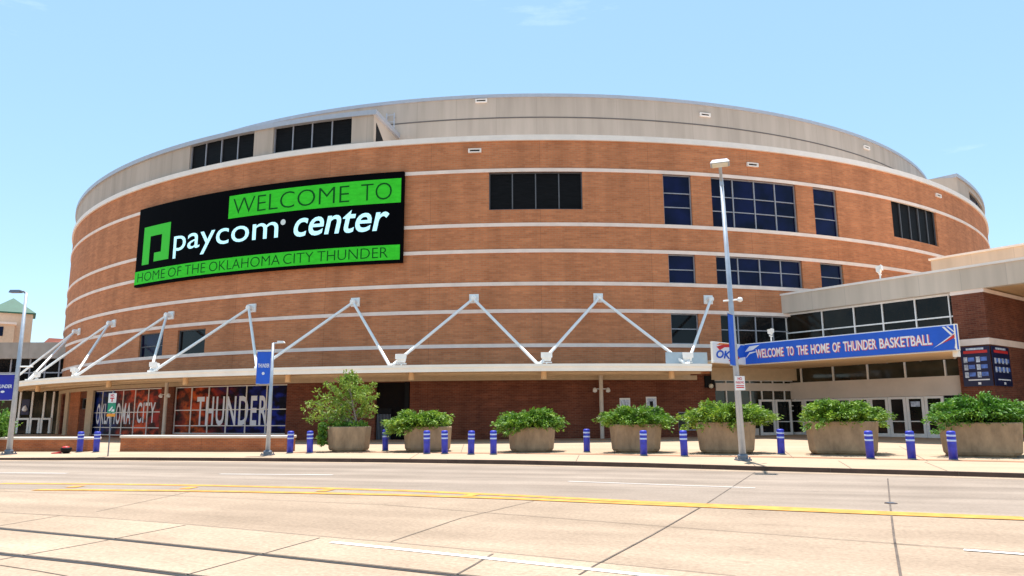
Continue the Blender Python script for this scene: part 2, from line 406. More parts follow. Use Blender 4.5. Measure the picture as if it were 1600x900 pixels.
M['joint'] = mat('joint_tar', (0.12, 0.09, 0.07), 0.95, var=0.4, scale=1.5)
M['rail'] = mat('rail_groove', (0.016, 0.014, 0.014), 0.6)
M['yellow'] = mat('yellow_line', (0.56, 0.26, 0.045), 0.85, var=0.30, scale=2.6)
M['white_line'] = mat('white_line', (0.80, 0.77, 0.72), 0.8, var=0.12, scale=2.2)
M['worn_line'] = mat('worn_white_line', (0.52, 0.47, 0.43), 0.85, var=0.15, scale=1.2)
M['ground'] = concrete_mat('ground_earth', (0.30, 0.25, 0.21), 0, 0.05, 0.2, 0.1)

# ------------------------------------------------------------------ builders
class MB:
    def __init__(self):
        self.v = []; self.f = []; self.mi = []; self.cur = 0
    def add(self, vs, fs):
        k = len(self.v)
        self.v += [tuple(p) for p in vs]
        self.f += [tuple(i + k for i in f) for f in fs]
        self.mi += [self.cur] * len(fs)
        return self
    def hexa(self, p):      # 8 points: bottom 4, top 4
        return self.add(p, [(3, 2, 1, 0), (4, 5, 6, 7), (0, 1, 5, 4), (1, 2, 6, 5), (2, 3, 7, 6), (3, 0, 4, 7)])
    def box(self, x0, x1, y0, y1, z0, z1):
        return self.hexa([(x0, y0, z0), (x1, y0, z0), (x1, y1, z0), (x0, y1, z0), (x0, y0, z1), (x1, y0, z1), (x1, y1, z1), (x0, y1, z1)])
    def wbox(self, s0, s1, o0, o1, z0, z1):      # box in the entrance hall's frame
        return self.hexa([W(s0, o1, z0), W(s1, o1, z0), W(s1, o0, z0), W(s0, o0, z0), W(s0, o1, z1), W(s1, o1, z1), W(s1, o0, z1), W(s0, o0, z1)])
    def obox(self, c, ang, sx, sy, z0, z1, ox=0, oy=0):    # box turned about c
        ca, sa = math.cos(ang), math.sin(ang)
        def q(x, y, z): x += ox; y += oy; return (c[0] + x * ca - y * sa, c[1] + x * sa + y * ca, z)
        a, b = sx / 2, sy / 2
        return self.hexa([q(-a, -b, z0), q(a, -b, z0), q(a, b, z0), q(-a, b, z0), q(-a, -b, z1), q(a, -b, z1), q(a, b, z1), q(-a, b, z1)])
    def arc(self, p0, p1, z0, z1, r0, r1, step=R_(0.9)):   # curved block between two angles and radii (r1 outside)
        n = max(1, int(math.ceil(abs(p1 - p0) / step)))
        vs = []
        for i in range(n + 1):
            a = p0 + (p1 - p0) * i / n
            vs += [P(a, z0, r0), P(a, z0, r1), P(a, z1, r1), P(a, z1, r0)]
        fs = []
        for i in range(n):
            k = 4 * i
            for j in range(4):
                a, b = k + j, k + (j + 1) % 4
                fs.append((b, a, a + 4, b + 4))
        fs += [(0, 1, 2, 3), (4 * n + 3, 4 * n + 2, 4 * n + 1, 4 * n)]
        return self.add(vs, fs)
    def tube(self, a, b, r0, r1=None, n=10, caps=True):
        a = Vector(a); b = Vector(b); r1 = r0 if r1 is None else r1
        d = (b - a).normalized()
        u = d.orthogonal().normalized(); w = d.cross(u)
        vs = []
        for c, r in ((a, r0), (b, r1)):
            for i in range(n):
                t = 2 * PI * i / n
                vs.append(c + u * (r * math.cos(t)) + w * (r * math.sin(t)))
        fs = [(i, (i + 1) % n, n + (i + 1) % n, n + i) for i in range(n)]
        if caps: fs += [tuple(range(n))[::-1], tuple(range(n, 2 * n))]
        return self.add(vs, fs)
    def lathe(self, c, prof, n=16):         # profile of (radius, height)
        vs = []
        for r, z in prof:
            for i in range(n):
                t = 2 * PI * i / n
                vs.append((c[0] + r * math.cos(t), c[1] + r * math.sin(t), c[2] + z))
        fs = []
        for j in range(len(prof) - 1):
            for i in range(n):
                fs.append((j * n + i, j * n + (i + 1) % n, (j + 1) * n + (i + 1) % n, (j + 1) * n + i))
        fs += [tuple(range(n))[::-1], tuple(range((len(prof) - 1) * n, len(prof) * n))]
        return self.add(vs, fs)
    def prism(self, pts, z0, z1):           # upright prism over an outline
        n = len(pts)
        vs = [(p[0], p[1], z0) for p in pts] + [(p[0], p[1], z1) for p in pts]
        fs = [tuple(range(n))[::-1], tuple(range(n, 2 * n))] + [(i, (i + 1) % n, n + (i + 1) % n, n + i) for i in range(n)]
        return self.add(vs, fs)
    def build(self, name, m, parent=None, uv=None, smooth=False, loc=None, fix=False):
        me = bpy.data.meshes.new(name)
        off = Vector(loc) if loc is not None else Vector((0, 0, 0))
        me.from_pydata([tuple(Vector(p) - off) for p in self.v], [], self.f)
        for q in (m if isinstance(m, (list, tuple)) else [m]): me.materials.append(q)
        if isinstance(m, (list, tuple)): me.polygons.foreach_set('material_index', self.mi)
        if uv:
            L = me.uv_layers.new(name='UVMap')
            for lp in me.loops:
                L.data[lp.index].uv = uv(self.v[lp.vertex_index])
        if smooth: me.polygons.foreach_set('use_smooth', [True] * len(me.polygons))
        me.update()
        if fix:
            bm = bmesh.new(); bm.from_mesh(me); bmesh.ops.recalc_face_normals(bm, faces=bm.faces); bm.to_mesh(me); bm.free()
        o = bpy.data.objects.new(name, me)
        COL.objects.link(o)
        if parent is not None:
            o.parent = parent
            if loc is not None: o.location = off
            else:
                # world-built shape under an Empty standing at the thing's base
                o.location = -parent_origin(parent)
        elif loc is not None:
            o.location = off
        return o

def parent_origin(p):
    q = Vector((0, 0, 0))
    while p is not None:
        q += p.location; p = p.parent
    return q

def tag(o, label=None, cat=None, group=None, kind=None):
    if label: o['label'] = label
    if cat: o['category'] = cat
    if group: o['group'] = group
    if kind: o['kind'] = kind
    return o

def thing(name, label, cat, loc=(0, 0, 0), group=None):
    o = bpy.data.objects.new(name, None)
    o.empty_display_size = 0.3
    o.location = loc
    COL.objects.link(o)
    return tag(o, label, cat, group)

def dup(root, loc, label=None):
    r = root.copy(); COL.objects.link(r); r.location = loc
    if label: r['label'] = label
    for ch in list(root.children):
        c = ch.copy(); COL.objects.link(c); c.parent = r
        for g in list(ch.children):
            d = g.copy(); COL.objects.link(d); d.parent = c
    return r

def drum_uv(v):
    a = math.atan2(v[0] - CX, CY - v[1])
    return (a * RW, v[2])
def wing_uv(v):
    p = Vector((v[0], v[1])) - W0
    s, o = p.dot(WU), p.dot(WN)
    return (s + o * 0.9999, v[2])

def text_verts(body, shear=0.0, offset=0.0, space=1.0):
    cu = bpy.data.curves.new('lettering', 'FONT')
    cu.body = body; cu.shear = shear; cu.offset = offset; cu.space_character = space; cu.resolution_u = 4
    ob = bpy.data.objects.new('lettering_tmp', cu); COL.objects.link(ob)
    dg = bpy.context.evaluated_depsgraph_get()
    me = bpy.data.meshes.new_from_object(ob.evaluated_get(dg))
    vs = [(v.co.x, v.co.y) for v in me.vertices]; fs = [tuple(p.vertices) for p in me.polygons]
    bpy.data.objects.remove(ob, do_unlink=True); bpy.data.meshes.remove(me); bpy.data.curves.remove(cu)
    return vs, fs

def lettering(mb, body, fmap, u0, u1, v0, v1, shear=0.0, offset=0.0, space=1.0, base=None):
    """lay a word into the box u0..u1 / v0..v1 of a surface; fmap(u, v) gives the point.
    base: (lo, hi) heights of the letters' own box if descenders must keep their place"""
    vs, fs = text_verts(body, shear, offset, space)
    xs = [p[0] for p in vs]; ys = [p[1] for p in vs]
    xa, xb = min(xs), max(xs); ya, yb = (min(ys), max(ys)) if base is None else base
    mb.add([fmap(u0 + (u1 - u0) * (p[0] - xa) / (xb - xa), v0 + (v1 - v0) * (p[1] - ya) / (yb - ya)) for p in vs], fs)
    return mb

def structure(o): return tag(o, kind='structure')

# ================================================================== GROUND
def strip(mb, pts, w, z, zf=None):
    """band of width w along ground points"""
    n = len(pts)
    L, Rr = [], []
    for i, p in enumerate(pts):
        a = pts[max(0, i - 1)]; b = pts[min(n - 1, i + 1)]
        d = Vector((b[0] - a[0], b[1] - a[1])).normalized()
        nn = Vector((-d.y, d.x)) * (w / 2)
        ww = nn
        zz = z if zf is None else zf(p[0], p[1])
        L.append((p[0] + ww.x, p[1] + ww.y, zz)); Rr.append((p[0] - ww.x, p[1] - ww.y, zz))
    mb.add(L + Rr, [(n + i, n + i + 1, i + 1, i) for i in range(n - 1)])

g = MB(); g.add([(-4000, -4000, -0.03), (4000, -4000, -0.03), (4000, 4000, -0.03), (-4000, 4000, -0.03)], [(0, 1, 2, 3)])
structure(g.build('ground', M['ground']))
g = MB()
NX, NY = 40, 14
vs = [(-130 + 260 * i / NX, -40 + 110 * j / NY, 0.0) for j in range(NY + 1) for i in range(NX + 1)]
g.add(vs, [(j * (NX + 1) + i, j * (NX + 1) + i + 1, (j + 1) * (NX + 1) + i + 1, (j + 1) * (NX + 1) + i) for j in range(NY) for i in range(NX)])
structure(g.build('road', M['road']))

kpx = [(0, 714.6), (200, 714.8), (400, 716.2), (600, 717.8), (800, 720.5), (1000, 724.6), (1200, 730), (1400, 735), (1600, 740.2)]
kerb = [on_z(x, y, 0.13) for x, y in kpx]
d0 = (kerb[0] - kerb[1]).normalized(); d1 = (kerb[-1] - kerb[-2]).normalized()
kerb = [kerb[0] + d0 * 90] + kerb + [kerb[-1] + d1 * 12, kerb[-1] + d1 * 60]
kerb = [Vector((p.x, p.y, max(0.10, gz(p.x, p.y)))) for p in kerb]

# plaza: tilted sheet from the kerb to behind the buildings
g = MB()
n = len(kerb)
rows = [kerb]
far = [Vector((-120 + 240 * i / (n - 1), 150, 0)) for i in range(n)]
K = 10
vs = []
for j in range(K + 1):
    for i in range(n):
        t = (j / K) ** 1.6
        p = kerb[i].lerp(far[i], t)
        z = kerb[i].z if j == 0 else gz(p.x, p.y)
        vs.append((p.x, p.y, z))
g.add(vs, [(j * n + i, j * n + i + 1, (j + 1) * n + i + 1, (j + 1) * n + i) for j in range(K) for i in range(n - 1)])
structure(g.build('plaza', M['plaza']))
# kerb stone: upright face towards the road and a narrow top
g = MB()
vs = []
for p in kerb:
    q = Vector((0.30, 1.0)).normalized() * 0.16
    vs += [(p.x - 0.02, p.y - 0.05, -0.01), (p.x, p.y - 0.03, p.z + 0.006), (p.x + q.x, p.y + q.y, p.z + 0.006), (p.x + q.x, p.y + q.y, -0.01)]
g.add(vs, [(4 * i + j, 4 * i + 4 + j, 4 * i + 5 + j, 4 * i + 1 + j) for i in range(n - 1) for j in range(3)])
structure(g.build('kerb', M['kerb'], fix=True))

g = MB()
for i in range(len(kerb) - 1):
    a, b = kerb[i], kerb[i + 1]; L = (b - a).length; k = int(L / 3.0)
    if L > 40: continue
    for j in range(k):
        p = a.lerp(b, (j + .5) / k)
        g.box(p.x - .012, p.x + .012, p.y - .056, p.y + .17, .004, p.z + .0095)
structure(g.build('kerb_joint', M['joint']))
# reddish pavers between the bollards, and plaza joints
def plz(pts, dz): return [(p.x, p.y, gz(p.x, p.y) + dz) for p in pts]
g = MB()
pv = [on_plaza(x, y) for x, y in ((455, 707), (600, 706.5), (760, 708), (920, 709.5), (1060, 712), (1220, 714), (1400, 717.5), (1560, 720.5), (1620, 722))]
strip(g, pv, 0.75, 0, lambda x, y: gz(x, y) + 0.006)
structure(g.build('paver_strip', M['pavers']))
g = MB()
for a, b in (((170, 712), (300, 708)), ((640, 717), (655, 708)), ((900, 721), (905, 711)), ((1180, 728), (1165, 716)), ((1330, 732), (1310, 720)), ((1480, 736), (1445, 722)), ((960, 711), (960, 694)), ((1240, 716), (1215, 695)), ((1450, 721), (1405, 697)), ((720, 708), (725, 694)), ((1190, 700), (1500, 702)), ((880, 700), (1080, 700))):
    strip(g, [on_plaza(*a), on_plaza(*b)], 0.025, 0, lambda x, y: gz(x, y) + 0.005)
structure(g.build('plaza_joint', M['joint']))

# far lane: worn greyer strip between kerb and the yellow lines
ypx = [(0, 764), (120, 765), (300, 767), (500, 771), (800, 779.5), (1000, 788), (1200, 796), (1400, 804.5), (1600, 812)]
yel = [on_z(x, y, 0.0) for x, y in ypx]
dl = (yel[0] - yel[1]).normalized(); dr = (yel[-1] - yel[-2]).normalized()
yel2 = [yel[0] + dl * 70] + yel + [yel[-1] + dr * 10, yel[-1] + dr * 50]
g = MB()
vs = [(p.x, p.y, 0.004) for p in yel2] + [(k.x - 0.05, k.y - 0.10, 0.004) for k in kerb]
m_ = len(yel2)
vs = []
J = 6
for j in range(J + 1):
    for i in range(m_):
        a, b = yel2[i], kerb[i]
        t = j / J
        vs.append((a.x + (b.x - a.x) * t, a.y + (b.y - 0.02 - a.y) * t, 0.004))
g.add(vs, [(j * m_ + i, j * m_ + i + 1, (j + 1) * m_ + i + 1, (j + 1) * m_ + i) for j in range(J) for i in range(m_ - 1)])
structure(g.build('far_lane', M['far_lane']))
# pale gutter next to the kerb
g = MB()
strip(g, [(k.x - 0.1, k.y - 0.42, 0) for k in kerb], 0.7, 0.008)
structure(g.build('gutter', M['track']))

def road_pts(px): return [on_z(x, y, 0.0) for x, y in px]
# yellow lines
g = MB()
strip(g, road_pts([(0, 756), (120, 756.5), (300, 758.5), (500, 763), (640, 767.5), (800, 774.5), (1000, 784.6), (1200, 793.2), (1400, 802), (1600, 810)]), 0.36, 0.012)
strip(g, road_pts([(55, 766), (120, 766), (300, 767.5), (500, 771), (640, 774.3), (800, 779.5), (1000, 788), (1200, 796), (1400, 804.3), (1600, 811.8)]), 0.36, 0.014)
for x, y in ((118, 761), (295, 763), (508, 767), (735, 774.5)):
    strip(g, road_pts([(x - 8, y + 1.5), (x + 8, y - 1.5)]), 0.30, 0.016)
structure(g.build('yellow_line', M['yellow']))
# white lines
g = MB()
strip(g, road_pts([(518, 848), (620, 858.5), (800, 877.5), (1010, 900), (1100, 910)]), 0.13, 0.012)
strip(g, road_pts([(1506, 860), (1680, 873)]), 0.12, 0.012)
structure(g.build('white_line', M['white_line']))
g = MB()
strip(g, road_pts([(-60, 739), (105, 740)]), 0.22, 0.012)
strip(g, road_pts([(343, 741), (520, 742.5)]), 0.22, 0.012)
strip(g, road_pts([(888, 752.5), (1180, 763)]), 0.16, 0.012)
structure(g.build('worn_lane_line', M['worn_line']))
# tram track: paler slab with two rail grooves
edge = road_pts([(-120, 792), (0, 800), (150, 809), (300, 820.5), (500, 838.5), (610, 848), (800, 866), (1000, 886), (1150, 901), (1400, 925)])
g = MB()
ed = [(p.x, p.y) for p in edge]
near = [(p[0] - 3.0, p[1] - 14) for p in ed]
k = len(ed)
g.add([(x, y, 0.004) for x, y in near] + [(x, y, 0.004) for x, y in ed], [(i, i + 1, k + i + 1, k + i) for i in range(k - 1)])
structure(g.build('tram_track_slab', M['track']))
for pts, w in (([(-120, 814), (0, 827), (200, 846), (400, 867), (550, 883), (706, 900), (800, 910)], 0.075), ([(-120, 852), (0, 867), (140, 882), (290, 901), (400, 915)], 0.075)):
    g = MB(); strip(g, road_pts(pts), w, 0.010)
    strip(g, [(p.x + 0.02, p.y + 0.075, 0) for p in road_pts(pts)], 0.03, 0.014)
    structure(g.build('tram_rail', M['rail']))
# joints of the slabs
g = MB()
for pts, w in (([(1180, 738), (1100, 790), (1020, 836), (930, 884), (905, 899)], 0.03), ([(1387, 748), (1391, 790), (1397, 840), (1408, 905)], 0.035),
               ([(0, 768), (250, 774), (600, 789), (1000, 820), (1400, 850), (1600, 864), (1700, 871)], 0.02),
               ([(-20, 800), (150, 809), (300, 820.5), (500, 838.5), (610, 848), (800, 866), (1000, 886), (1150, 901)], 0.02),
               ([(770, 866), (740, 884), (700, 906)], 0.035), ([(500, 841), (400, 869), (280, 902)], 0.025), ([(290, 821), (140, 850), (0, 875)], 0.025), ([(95, 806), (0, 822)], 0.022),
               ([(835, 783), (720, 810), (610, 847)], 0.02), ([(300, 768), (150, 800)], 0.018), ([(0, 884), (60, 893), (110, 902)], 0.02), ([(1392, 850), (1600, 866)], 0.014)):
    strip(g, road_pts(pts), w, 0.009)
structure(g.build('road_joint', M['joint']))

# ================================================================== ARENA
arena = thing('arena', 'huge round brick sports arena with pale stone bands, beige upper drum and white strutted canopy', 'arena', (CX, CY, 0))

def wall_arc(mb, R, p0, p1, z0, z1, holes, depth=0.32, step=R_(1.2)):
    """curved wall with real openings and their reveals"""
    ps = {p0, p1}; zs = {z0, z1}
    for h in holes:
        ps |= {h[0], h[1]}; zs |= {h[2], h[3]}
    ps = sorted(ps); zs = sorted(z for z in zs if z0 <= z <= z1)
    fine = []
    for a, b in zip(ps[:-1], ps[1:]):
        k = max(1, int(math.ceil((b - a) / step)))
        fine += [a + (b - a) * i / k for i in range(k)]
    fine.append(ps[-1])
    idx = {}
    vs = []; fs = []
    def vi(i, j):
        if (i, j) not in idx:
            idx[(i, j)] = len(vs); vs.append(P(fine[i], zs[j], R))
        return idx[(i, j)]
    for i in range(len(fine) - 1):
        am = (fine[i] + fine[i + 1]) / 2
        for j in range(len(zs) - 1):
            zm = (zs[j] + zs[j + 1]) / 2
            if any(h[0] < am < h[1] and h[2] < zm < h[3] for h in holes): continue
            fs.append((vi(i, j), vi(i + 1, j), vi(i + 1, j + 1), vi(i, j + 1)))
    mb.add(vs, fs)
    for h in holes:
        a, b, c, d = h[:4]
        r = R - depth
        k = max(1, int(math.ceil((b - a) / step)))
        for i in range(k):
            q0, q1 = a + (b - a) * i / k, a + (b - a) * (i + 1) / k
            mb.add([P(q0, d, R), P(q1, d, R), P(q1, d, r), P(q0, d, r)], [(0, 1, 2, 3)])
            mb.add([P(q0, c, R), P(q1, c, R), P(q1, c, r), P(q0, c, r)], [(3, 2, 1, 0)])
        mb.add([P(a, c, R), P(a, d, R), P(a, d, r), P(a, c, r)], [(0, 1, 2, 3)])
        mb.add([P(b, c, R), P(b, d, R), P(b, d, r), P(b, c, r)], [(3, 2, 1, 0)])

def box_px(x0, x1, y0, y1, R=RW):
    """opening from its photo box: y0/y1 = top and bottom at mid width"""
    xm, ym = (x0 + x1) / 2, (y0 + y1) / 2
    return (drum(x0, ym, R)[0], drum(x1, ym, R)[0], drum(xm, y1, R)[1], drum(xm, y0, R)[1])

# heights of the stone bands, from the survey
ZC = 19.60 + CAMZ
BANDS = [z * 1.082 + CAMZ for z in (15.95, 12.27, 10.53, 8.38, 6.63, 4.44)]
ZB = -1.0
ZSOF = 2.78 + CAMZ

wins = []   # (hole, cols, row fractions, glass, mullion)
def W_(x0, x1, y0, y1, cols, rows, gl, mu, z0=None, z1=None):
    h = list(box_px(x0, x1, y0, y1))
    if z0 is not None: h[2] = z0
    if z1 is not None: h[3] = z1
    wins.append((tuple(h), cols, rows, gl, mu))
A_ = BANDS[0] - 0.125; B_ = BANDS[1] + 0.125; C_ = BANDS[2] - 0.125; D_ = BANDS[3] + 0.125; E_ = BANDS[4] - 0.125; F_ = BANDS[5] + 0.125
W_(764, 910, 268, 327, 4, [], 'louvre', 'mullion_dark', None, A_)
W_(1037, 1081, 277, 353, 1, [.36, .64], 'navy_glass', 'mullion', B_, A_)
W_(1113, 1245, 283, 366, 4, [.33, .62], 'navy_glass', 'mullion', B_, A_)
W_(1273, 1309, 299, 371, 1, [.36, .66], 'navy_glass', 'mullion', B_, A_)
W_(1395, 1463, 318, 376, 5, [], 'louvre', 'mullion_dark', None, None)
W_(1045, 1087, 400, 443, 1, [.48], 'navy_glass', 'mullion', D_, C_)
W_(1120, 1254, 405, 451, 4, [.52], 'navy_glass', 'mullion', D_, C_)
W_(1283, 1318, 413, 449, 1, [.5], 'navy_glass', 'mullion', D_, C_)
W_(1049, 1092, 491, 535, 1, [.5], 'dark_glass', 'mullion', F_, E_)
W_(1127, 1236, 492, 538, 4, [.5], 'dark_glass', 'mullion', F_, E_)
W_(217, 254, 519, 561, 1, [.5], 'navy_glass', 'mullion_dark', None, E_ - 0.25)
W_(277, 320, 513, 556, 1, [], 'dark_glass', 'mullion_dark', None, E_ - 0.25)
hs = [w[0] for w in wins]
ZL = ZSOF - 0.32
def gwin(x0, x1, z0):
    ym = 640
    return (drum(x0, ym)[0], drum(x1, ym)[0], z0, ZL - 0.05)
wl_a = gwin(142, 250, 0.55); wl_b = gwin(270, 447, 0.75)
recess = (drum(586, 640)[0], drum(640, 640)[0], 0.2, ZL - 0.05)
ent = (drum(1119, 640)[0], drum(1247, 640)[0], 0.3, ZL + 0.02)
lwin = (drum(126, 630)[0], drum(139, 630)[0], 2.75, 3.7)
ldoor = (drum(95.6, 650)[0], drum(103, 650)[0], 0.2, 4.2)
lowin = (drum(1060, 655)[0], drum(1092, 655)[0], 0.9, 2.15)
holes = hs + [wl_a, wl_b, recess, ent, lwin, ldoor, lowin]
mb = MB(); wall_arc(mb, RW, -R_(180), R_(180), ZSOF + 0.1, ZC, hs)
mb.build('wall', M['brick'], arena, uv=drum_uv)
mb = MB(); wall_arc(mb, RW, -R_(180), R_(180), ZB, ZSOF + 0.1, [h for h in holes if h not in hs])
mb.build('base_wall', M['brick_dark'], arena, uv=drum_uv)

# base wall under the canopy is the darker entrance brick, not the drum brick
for z in BANDS:
    mb = MB(); mb.arc(-R_(75), R_(75), z - 0.125, z + 0.125, RW - 0.1, RW + 0.08)
    mb.build('stone_band', M['stone'], arena)
mb = MB(); mb.arc(-R_(100), R_(100), ZC - 0.14, ZC + 0.26, RU - 0.2, RW + 0.15)
mb.build('cornice', M['cornice'], arena)

def add_window(hole, cols, rows, gl, mu, R=RW, name='window'):
    a, b, c, d = hole
    mb = MB()
    fw = 0.07; dr = fw / R
    r0, r1 = R - 0.30, R - 0.14
    mb.arc(a, a + dr, c, d, r0, r1); mb.arc(b - dr, b, c, d, r0, r1)
    mb.arc(a + dr, b - dr, c, c + fw, r0, r1); mb.arc(a + dr, b - dr, d - fw, d, r0, r1)
    for i in range(1, cols):
        q = a + (b - a) * i / cols
        mb.arc(q - dr * .6, q + dr * .6, c + fw, d - fw, r0, r1 - 0.01)
    for t in rows:
        z = c + (d - c) * t
        mb.arc(a + dr, b - dr, z - fw * .45, z + fw * .45, r0, r1 - 0.03)
    fr = mb.build(name, M[mu], arena)
    mb = MB(); rr_ = random.Random(int(abs(a) * 9973) + cols)
    zs_c = [c + 0.01] + [c + (d - c) * t for t in sorted(rows)] + [d - 0.01]
    for i in range(cols):
        q0 = a + (b - a) * i / cols + 0.0002; q1 = a + (b - a) * (i + 1) / cols - 0.0002
        for z0, z1 in zip(zs_c[:-1], zs_c[1:]):
            e = [rr_.uniform(-.018, .018) for _ in range(3)]
            r_ = R - 0.235
            mb.add([P(q0, z0, r_ + e[0]), P(q1, z0, r_ + e[1]), P(q1, z1, r_ + e[1] + e[2]), P(q0, z1, r_ + e[0] + e[2])], [(0, 1, 2, 3)])
    mb.build('pane', M[gl], fr)
    return fr
for w in wins: add_window(*w)

# ---- lower storey
def drum_map(a, b, c, d, r):
    return lambda u, v: P(a + (b - a) * u, c + (d - c) * v, r)
for hole, cols, wds, wm in ((wl_a, 6, (('OKLAHOMA', 145.5, 202, 663, 630), ('CITY', 209, 240, 661, 628.5)), 'wrap_a'), (wl_b, 6, (('THUNDER', 302, 416.5, 665, 619),), 'wrap_b')):
    fr = add_window(hole, cols, [.17, .50], 'dark_glass', 'alu', name='window')
    a, b, c, d = hole
    mb = MB(); mb.arc(a + 0.001, b - 0.001, c + 0.02, d - 0.02, RW - 0.215, RW - 0.205)
    uvf = lambda v, a=a, b=b, c=c, d=d: ((math.atan2(v[0] - CX, CY - v[1]) - a) / (b - a), (v[2] - c) / (d - c))
    mb.build('window_print', M[wm], fr, uv=uvf)
    for word, x0_, x1_, y0_, y1_ in wds:
        p0_, z0_ = drum(x0_, y0_); p1_, z1_ = drum(x1_, y1_)
        _, z0_ = drum((x0_ + x1_) / 2, y0_); _, z1_ = drum((x0_ + x1_) / 2, y1_)
        mb = MB(); lettering(mb, word, drum_map(p0_, p1_, z0_, z1_, RW - 0.195), 0, 1, 0, 1, offset=0.015, space=1.15)
        mb.build('lettering', M['wrap_letter'], fr)
# dark service recess with a black gate
mb = MB(); mb.arc(recess[0], recess[1], recess[2], recess[3], RW - 0.35, RW - 0.31)
rd = mb.build('service_door', M['dark_void'], arena)
mb = MB()
q0, q1 = recess[0], recess[1]
mb.arc(q0 + (q1 - q0) * .02, q0 + (q1 - q0) * .45, 0.3, 2.5, RW - 0.29, RW - 0.22)
mb.build('gate_panel', M['black'], rd)
mb = MB()
for i in range(10):
    q = q0 + (q1 - q0) * (.04 + .042 * i)
    mb.arc(q, q + 0.0007, 0.4, 2.1, RW - 0.2, RW - 0.16)
mb.build('gate_bars', M['dark_steel'], rd)
mb = MB(); mb.arc(recess[1] - 0.006, recess[1] - 0.001, 0.3, recess[3], RW - 0.2, RW + 0.05); mb.build('door_jamb', M['black'], arena)
# glazing where the drum meets the entrance hall
fr = add_window(ent, 7, [.56, .47], 'brown_glass', 'alu')
mb = MB(); mb.arc(ent[0] + .002, ent[1] - .002, 2.02 + 1.56, 2.02 + 2.1, RW - 0.2, RW - 0.1); mb.build('transom_panel', M['door_band'], fr)
mb = MB(); mb.arc(ent[0] + .002, drum(1186, 650)[0], 0.3, 1.0, RW - 0.2, RW - 0.1); mb.build('sill_panel', M['door_band'], fr)
mb = MB(); mb.arc(drum(1110, 600)[0], ent[1] + .004, ZL, 3.27 + CAMZ + 0.05, RW + 0.17, RW + 0.22); mb.build('soffit_bulkhead', M['soffit_trim'], arena)
for xa_, xb_ in ((1188, 1212), (1213, 1238)):
    q0, q1 = drum(xa_, 650)[0], drum(xb_, 650)[0]; w_ = .17 / RW
    mb = MB(); mb.arc(q0, q0 + w_, .42, 2.98, RW - .12, RW - .02); mb.arc(q1 - w_, q1, .42, 2.98, RW - .12, RW - .02); mb.arc(q0 + w_, q1 - w_, 2.84, 2.98, RW - .12, RW - .02); mb.arc(q0 + w_, q1 - w_, .42, .72, RW - .12, RW - .02); mb.arc(q0 + w_, q1 - w_, 1.42, 1.48, RW - .08, RW - .03)
    gd = mb.build('glass_door', M['alu'], arena)
    mb = MB(); mb.arc(q0 + w_, q1 - w_, .721, 2.839, RW - .095, RW - .085); mb.build('door_pane', M['dark_glass'], gd)
add_window(lwin, 1, [], 'dark_glass', 'mullion_dark')
add_window(lowin, 2, [], 'dark_glass', 'mullion')
mb = MB(); mb.arc(ldoor[0], ldoor[1], ldoor[2], ldoor[3], RW - 0.3, RW - 0.25); mb.build('side_door', M['dark_void'], arena)
# lintel under the canopy, pilasters, columns
mb = MB(); mb.arc(-R_(75), R_(10.5), ZL, ZSOF - 0.02, RW - 0.05, RW + 0.16); mb.build('lintel', M['soffit_trim'], arena)
pa_, pb_ = drum(109, 640)[0], drum(124.5, 640)[0]
mb = MB(); mb.arc(pa_, pb_, 0.2, ZL, RW - 0.02, RW + 0.05); mb.build('brick_pier', M['brick_low'], arena, uv=drum_uv)
for x in (105.5, 141, 93):
    p, _ = drum(x, 640)
    mb = MB(); mb.arc(p - 0.012, p + 0.012, 0.2, ZL, RW - 0.02, RW + 0.14); mb.build('pilaster', M['soffit_trim'], arena)
for x, rr in ((258, .9), (940, .55)):
    p, _ = drum(x, 640, RW + rr)
    x0, y0, _z = P(p, 0, RW + rr)
    mb = MB(); mb.tube((x0, y0, 0.2), (x0, y0, ZSOF), 0.135, n=14); mb.tube((x0, y0, 0.3), (x0, y0, 0.42), 0.22, n=14)
    cl = mb.build('column', M['cap'], arena, smooth=False)
    mb = MB()
    for sg in (-1, 1):
        e = P(p + sg * 0.0075, ZSOF - 0.95, RW + rr + 0.1)
        mb.tube((x0, y0, ZSOF - 0.95), e, 0.03, n=6); mb.tube(e, (e[0], e[1] - 0.12, e[2] - 0.14), 0.12, 0.15, n=10)
    mb.build('column_light', M['white'], cl)

# ---- canopy
PE = 5.0
CA0, CA1 = -R_(62), drum(1112, 575, RW + PE)[0]
canopy_slab = MB(); canopy_slab.arc(CA0, CA1, ZSOF + 0.02, ZSOF + 0.22, RW - 0.05, RW + PE - 0.12)
canopy = canopy_slab.build('canopy', M['soffit'], arena)
mb = MB(); mb.arc(CA0, CA1, ZSOF - 0.02, ZSOF + 0.25, RW + PE - 0.12, RW + PE); mb.arc(CA0, CA1, ZSOF + 0.25, ZSOF + 0.42, RW + PE - 0.14, RW + PE + 0.07)
mb.build('fascia', M['fascia'], canopy)
mb = MB(); mb.arc(CA0, CA1, ZSOF + 0.225, ZSOF + 0.27, RW - 0.02, RW + PE - 0.15); mb.build('canopy_roof', M['roof'], canopy)
for rr in (1.5, 3.2):
    mb = MB(); mb.arc(CA0, CA1, ZSOF - 0.10, ZSOF + 0.01, RW + rr, RW + rr + 0.16); mb.build('soffit_beam', M['soffit_trim'], canopy)
NODE0, NSTEP = R_(3.85), R_(8.42)
ZN = 8.05 + CAMZ
wn = [NODE0 + NSTEP] + [NODE0 - NSTEP * i for i in range(7)]
wn[0] = drum(1106, 469)[0]
def edge_pt(i): return NODE0 + NSTEP / 2 - NSTEP * i           # canopy-edge node to the right of wall node i (i=0 at phi 3.85)
edges = [NODE0 + NSTEP / 2 - NSTEP * i for i in range(8)]
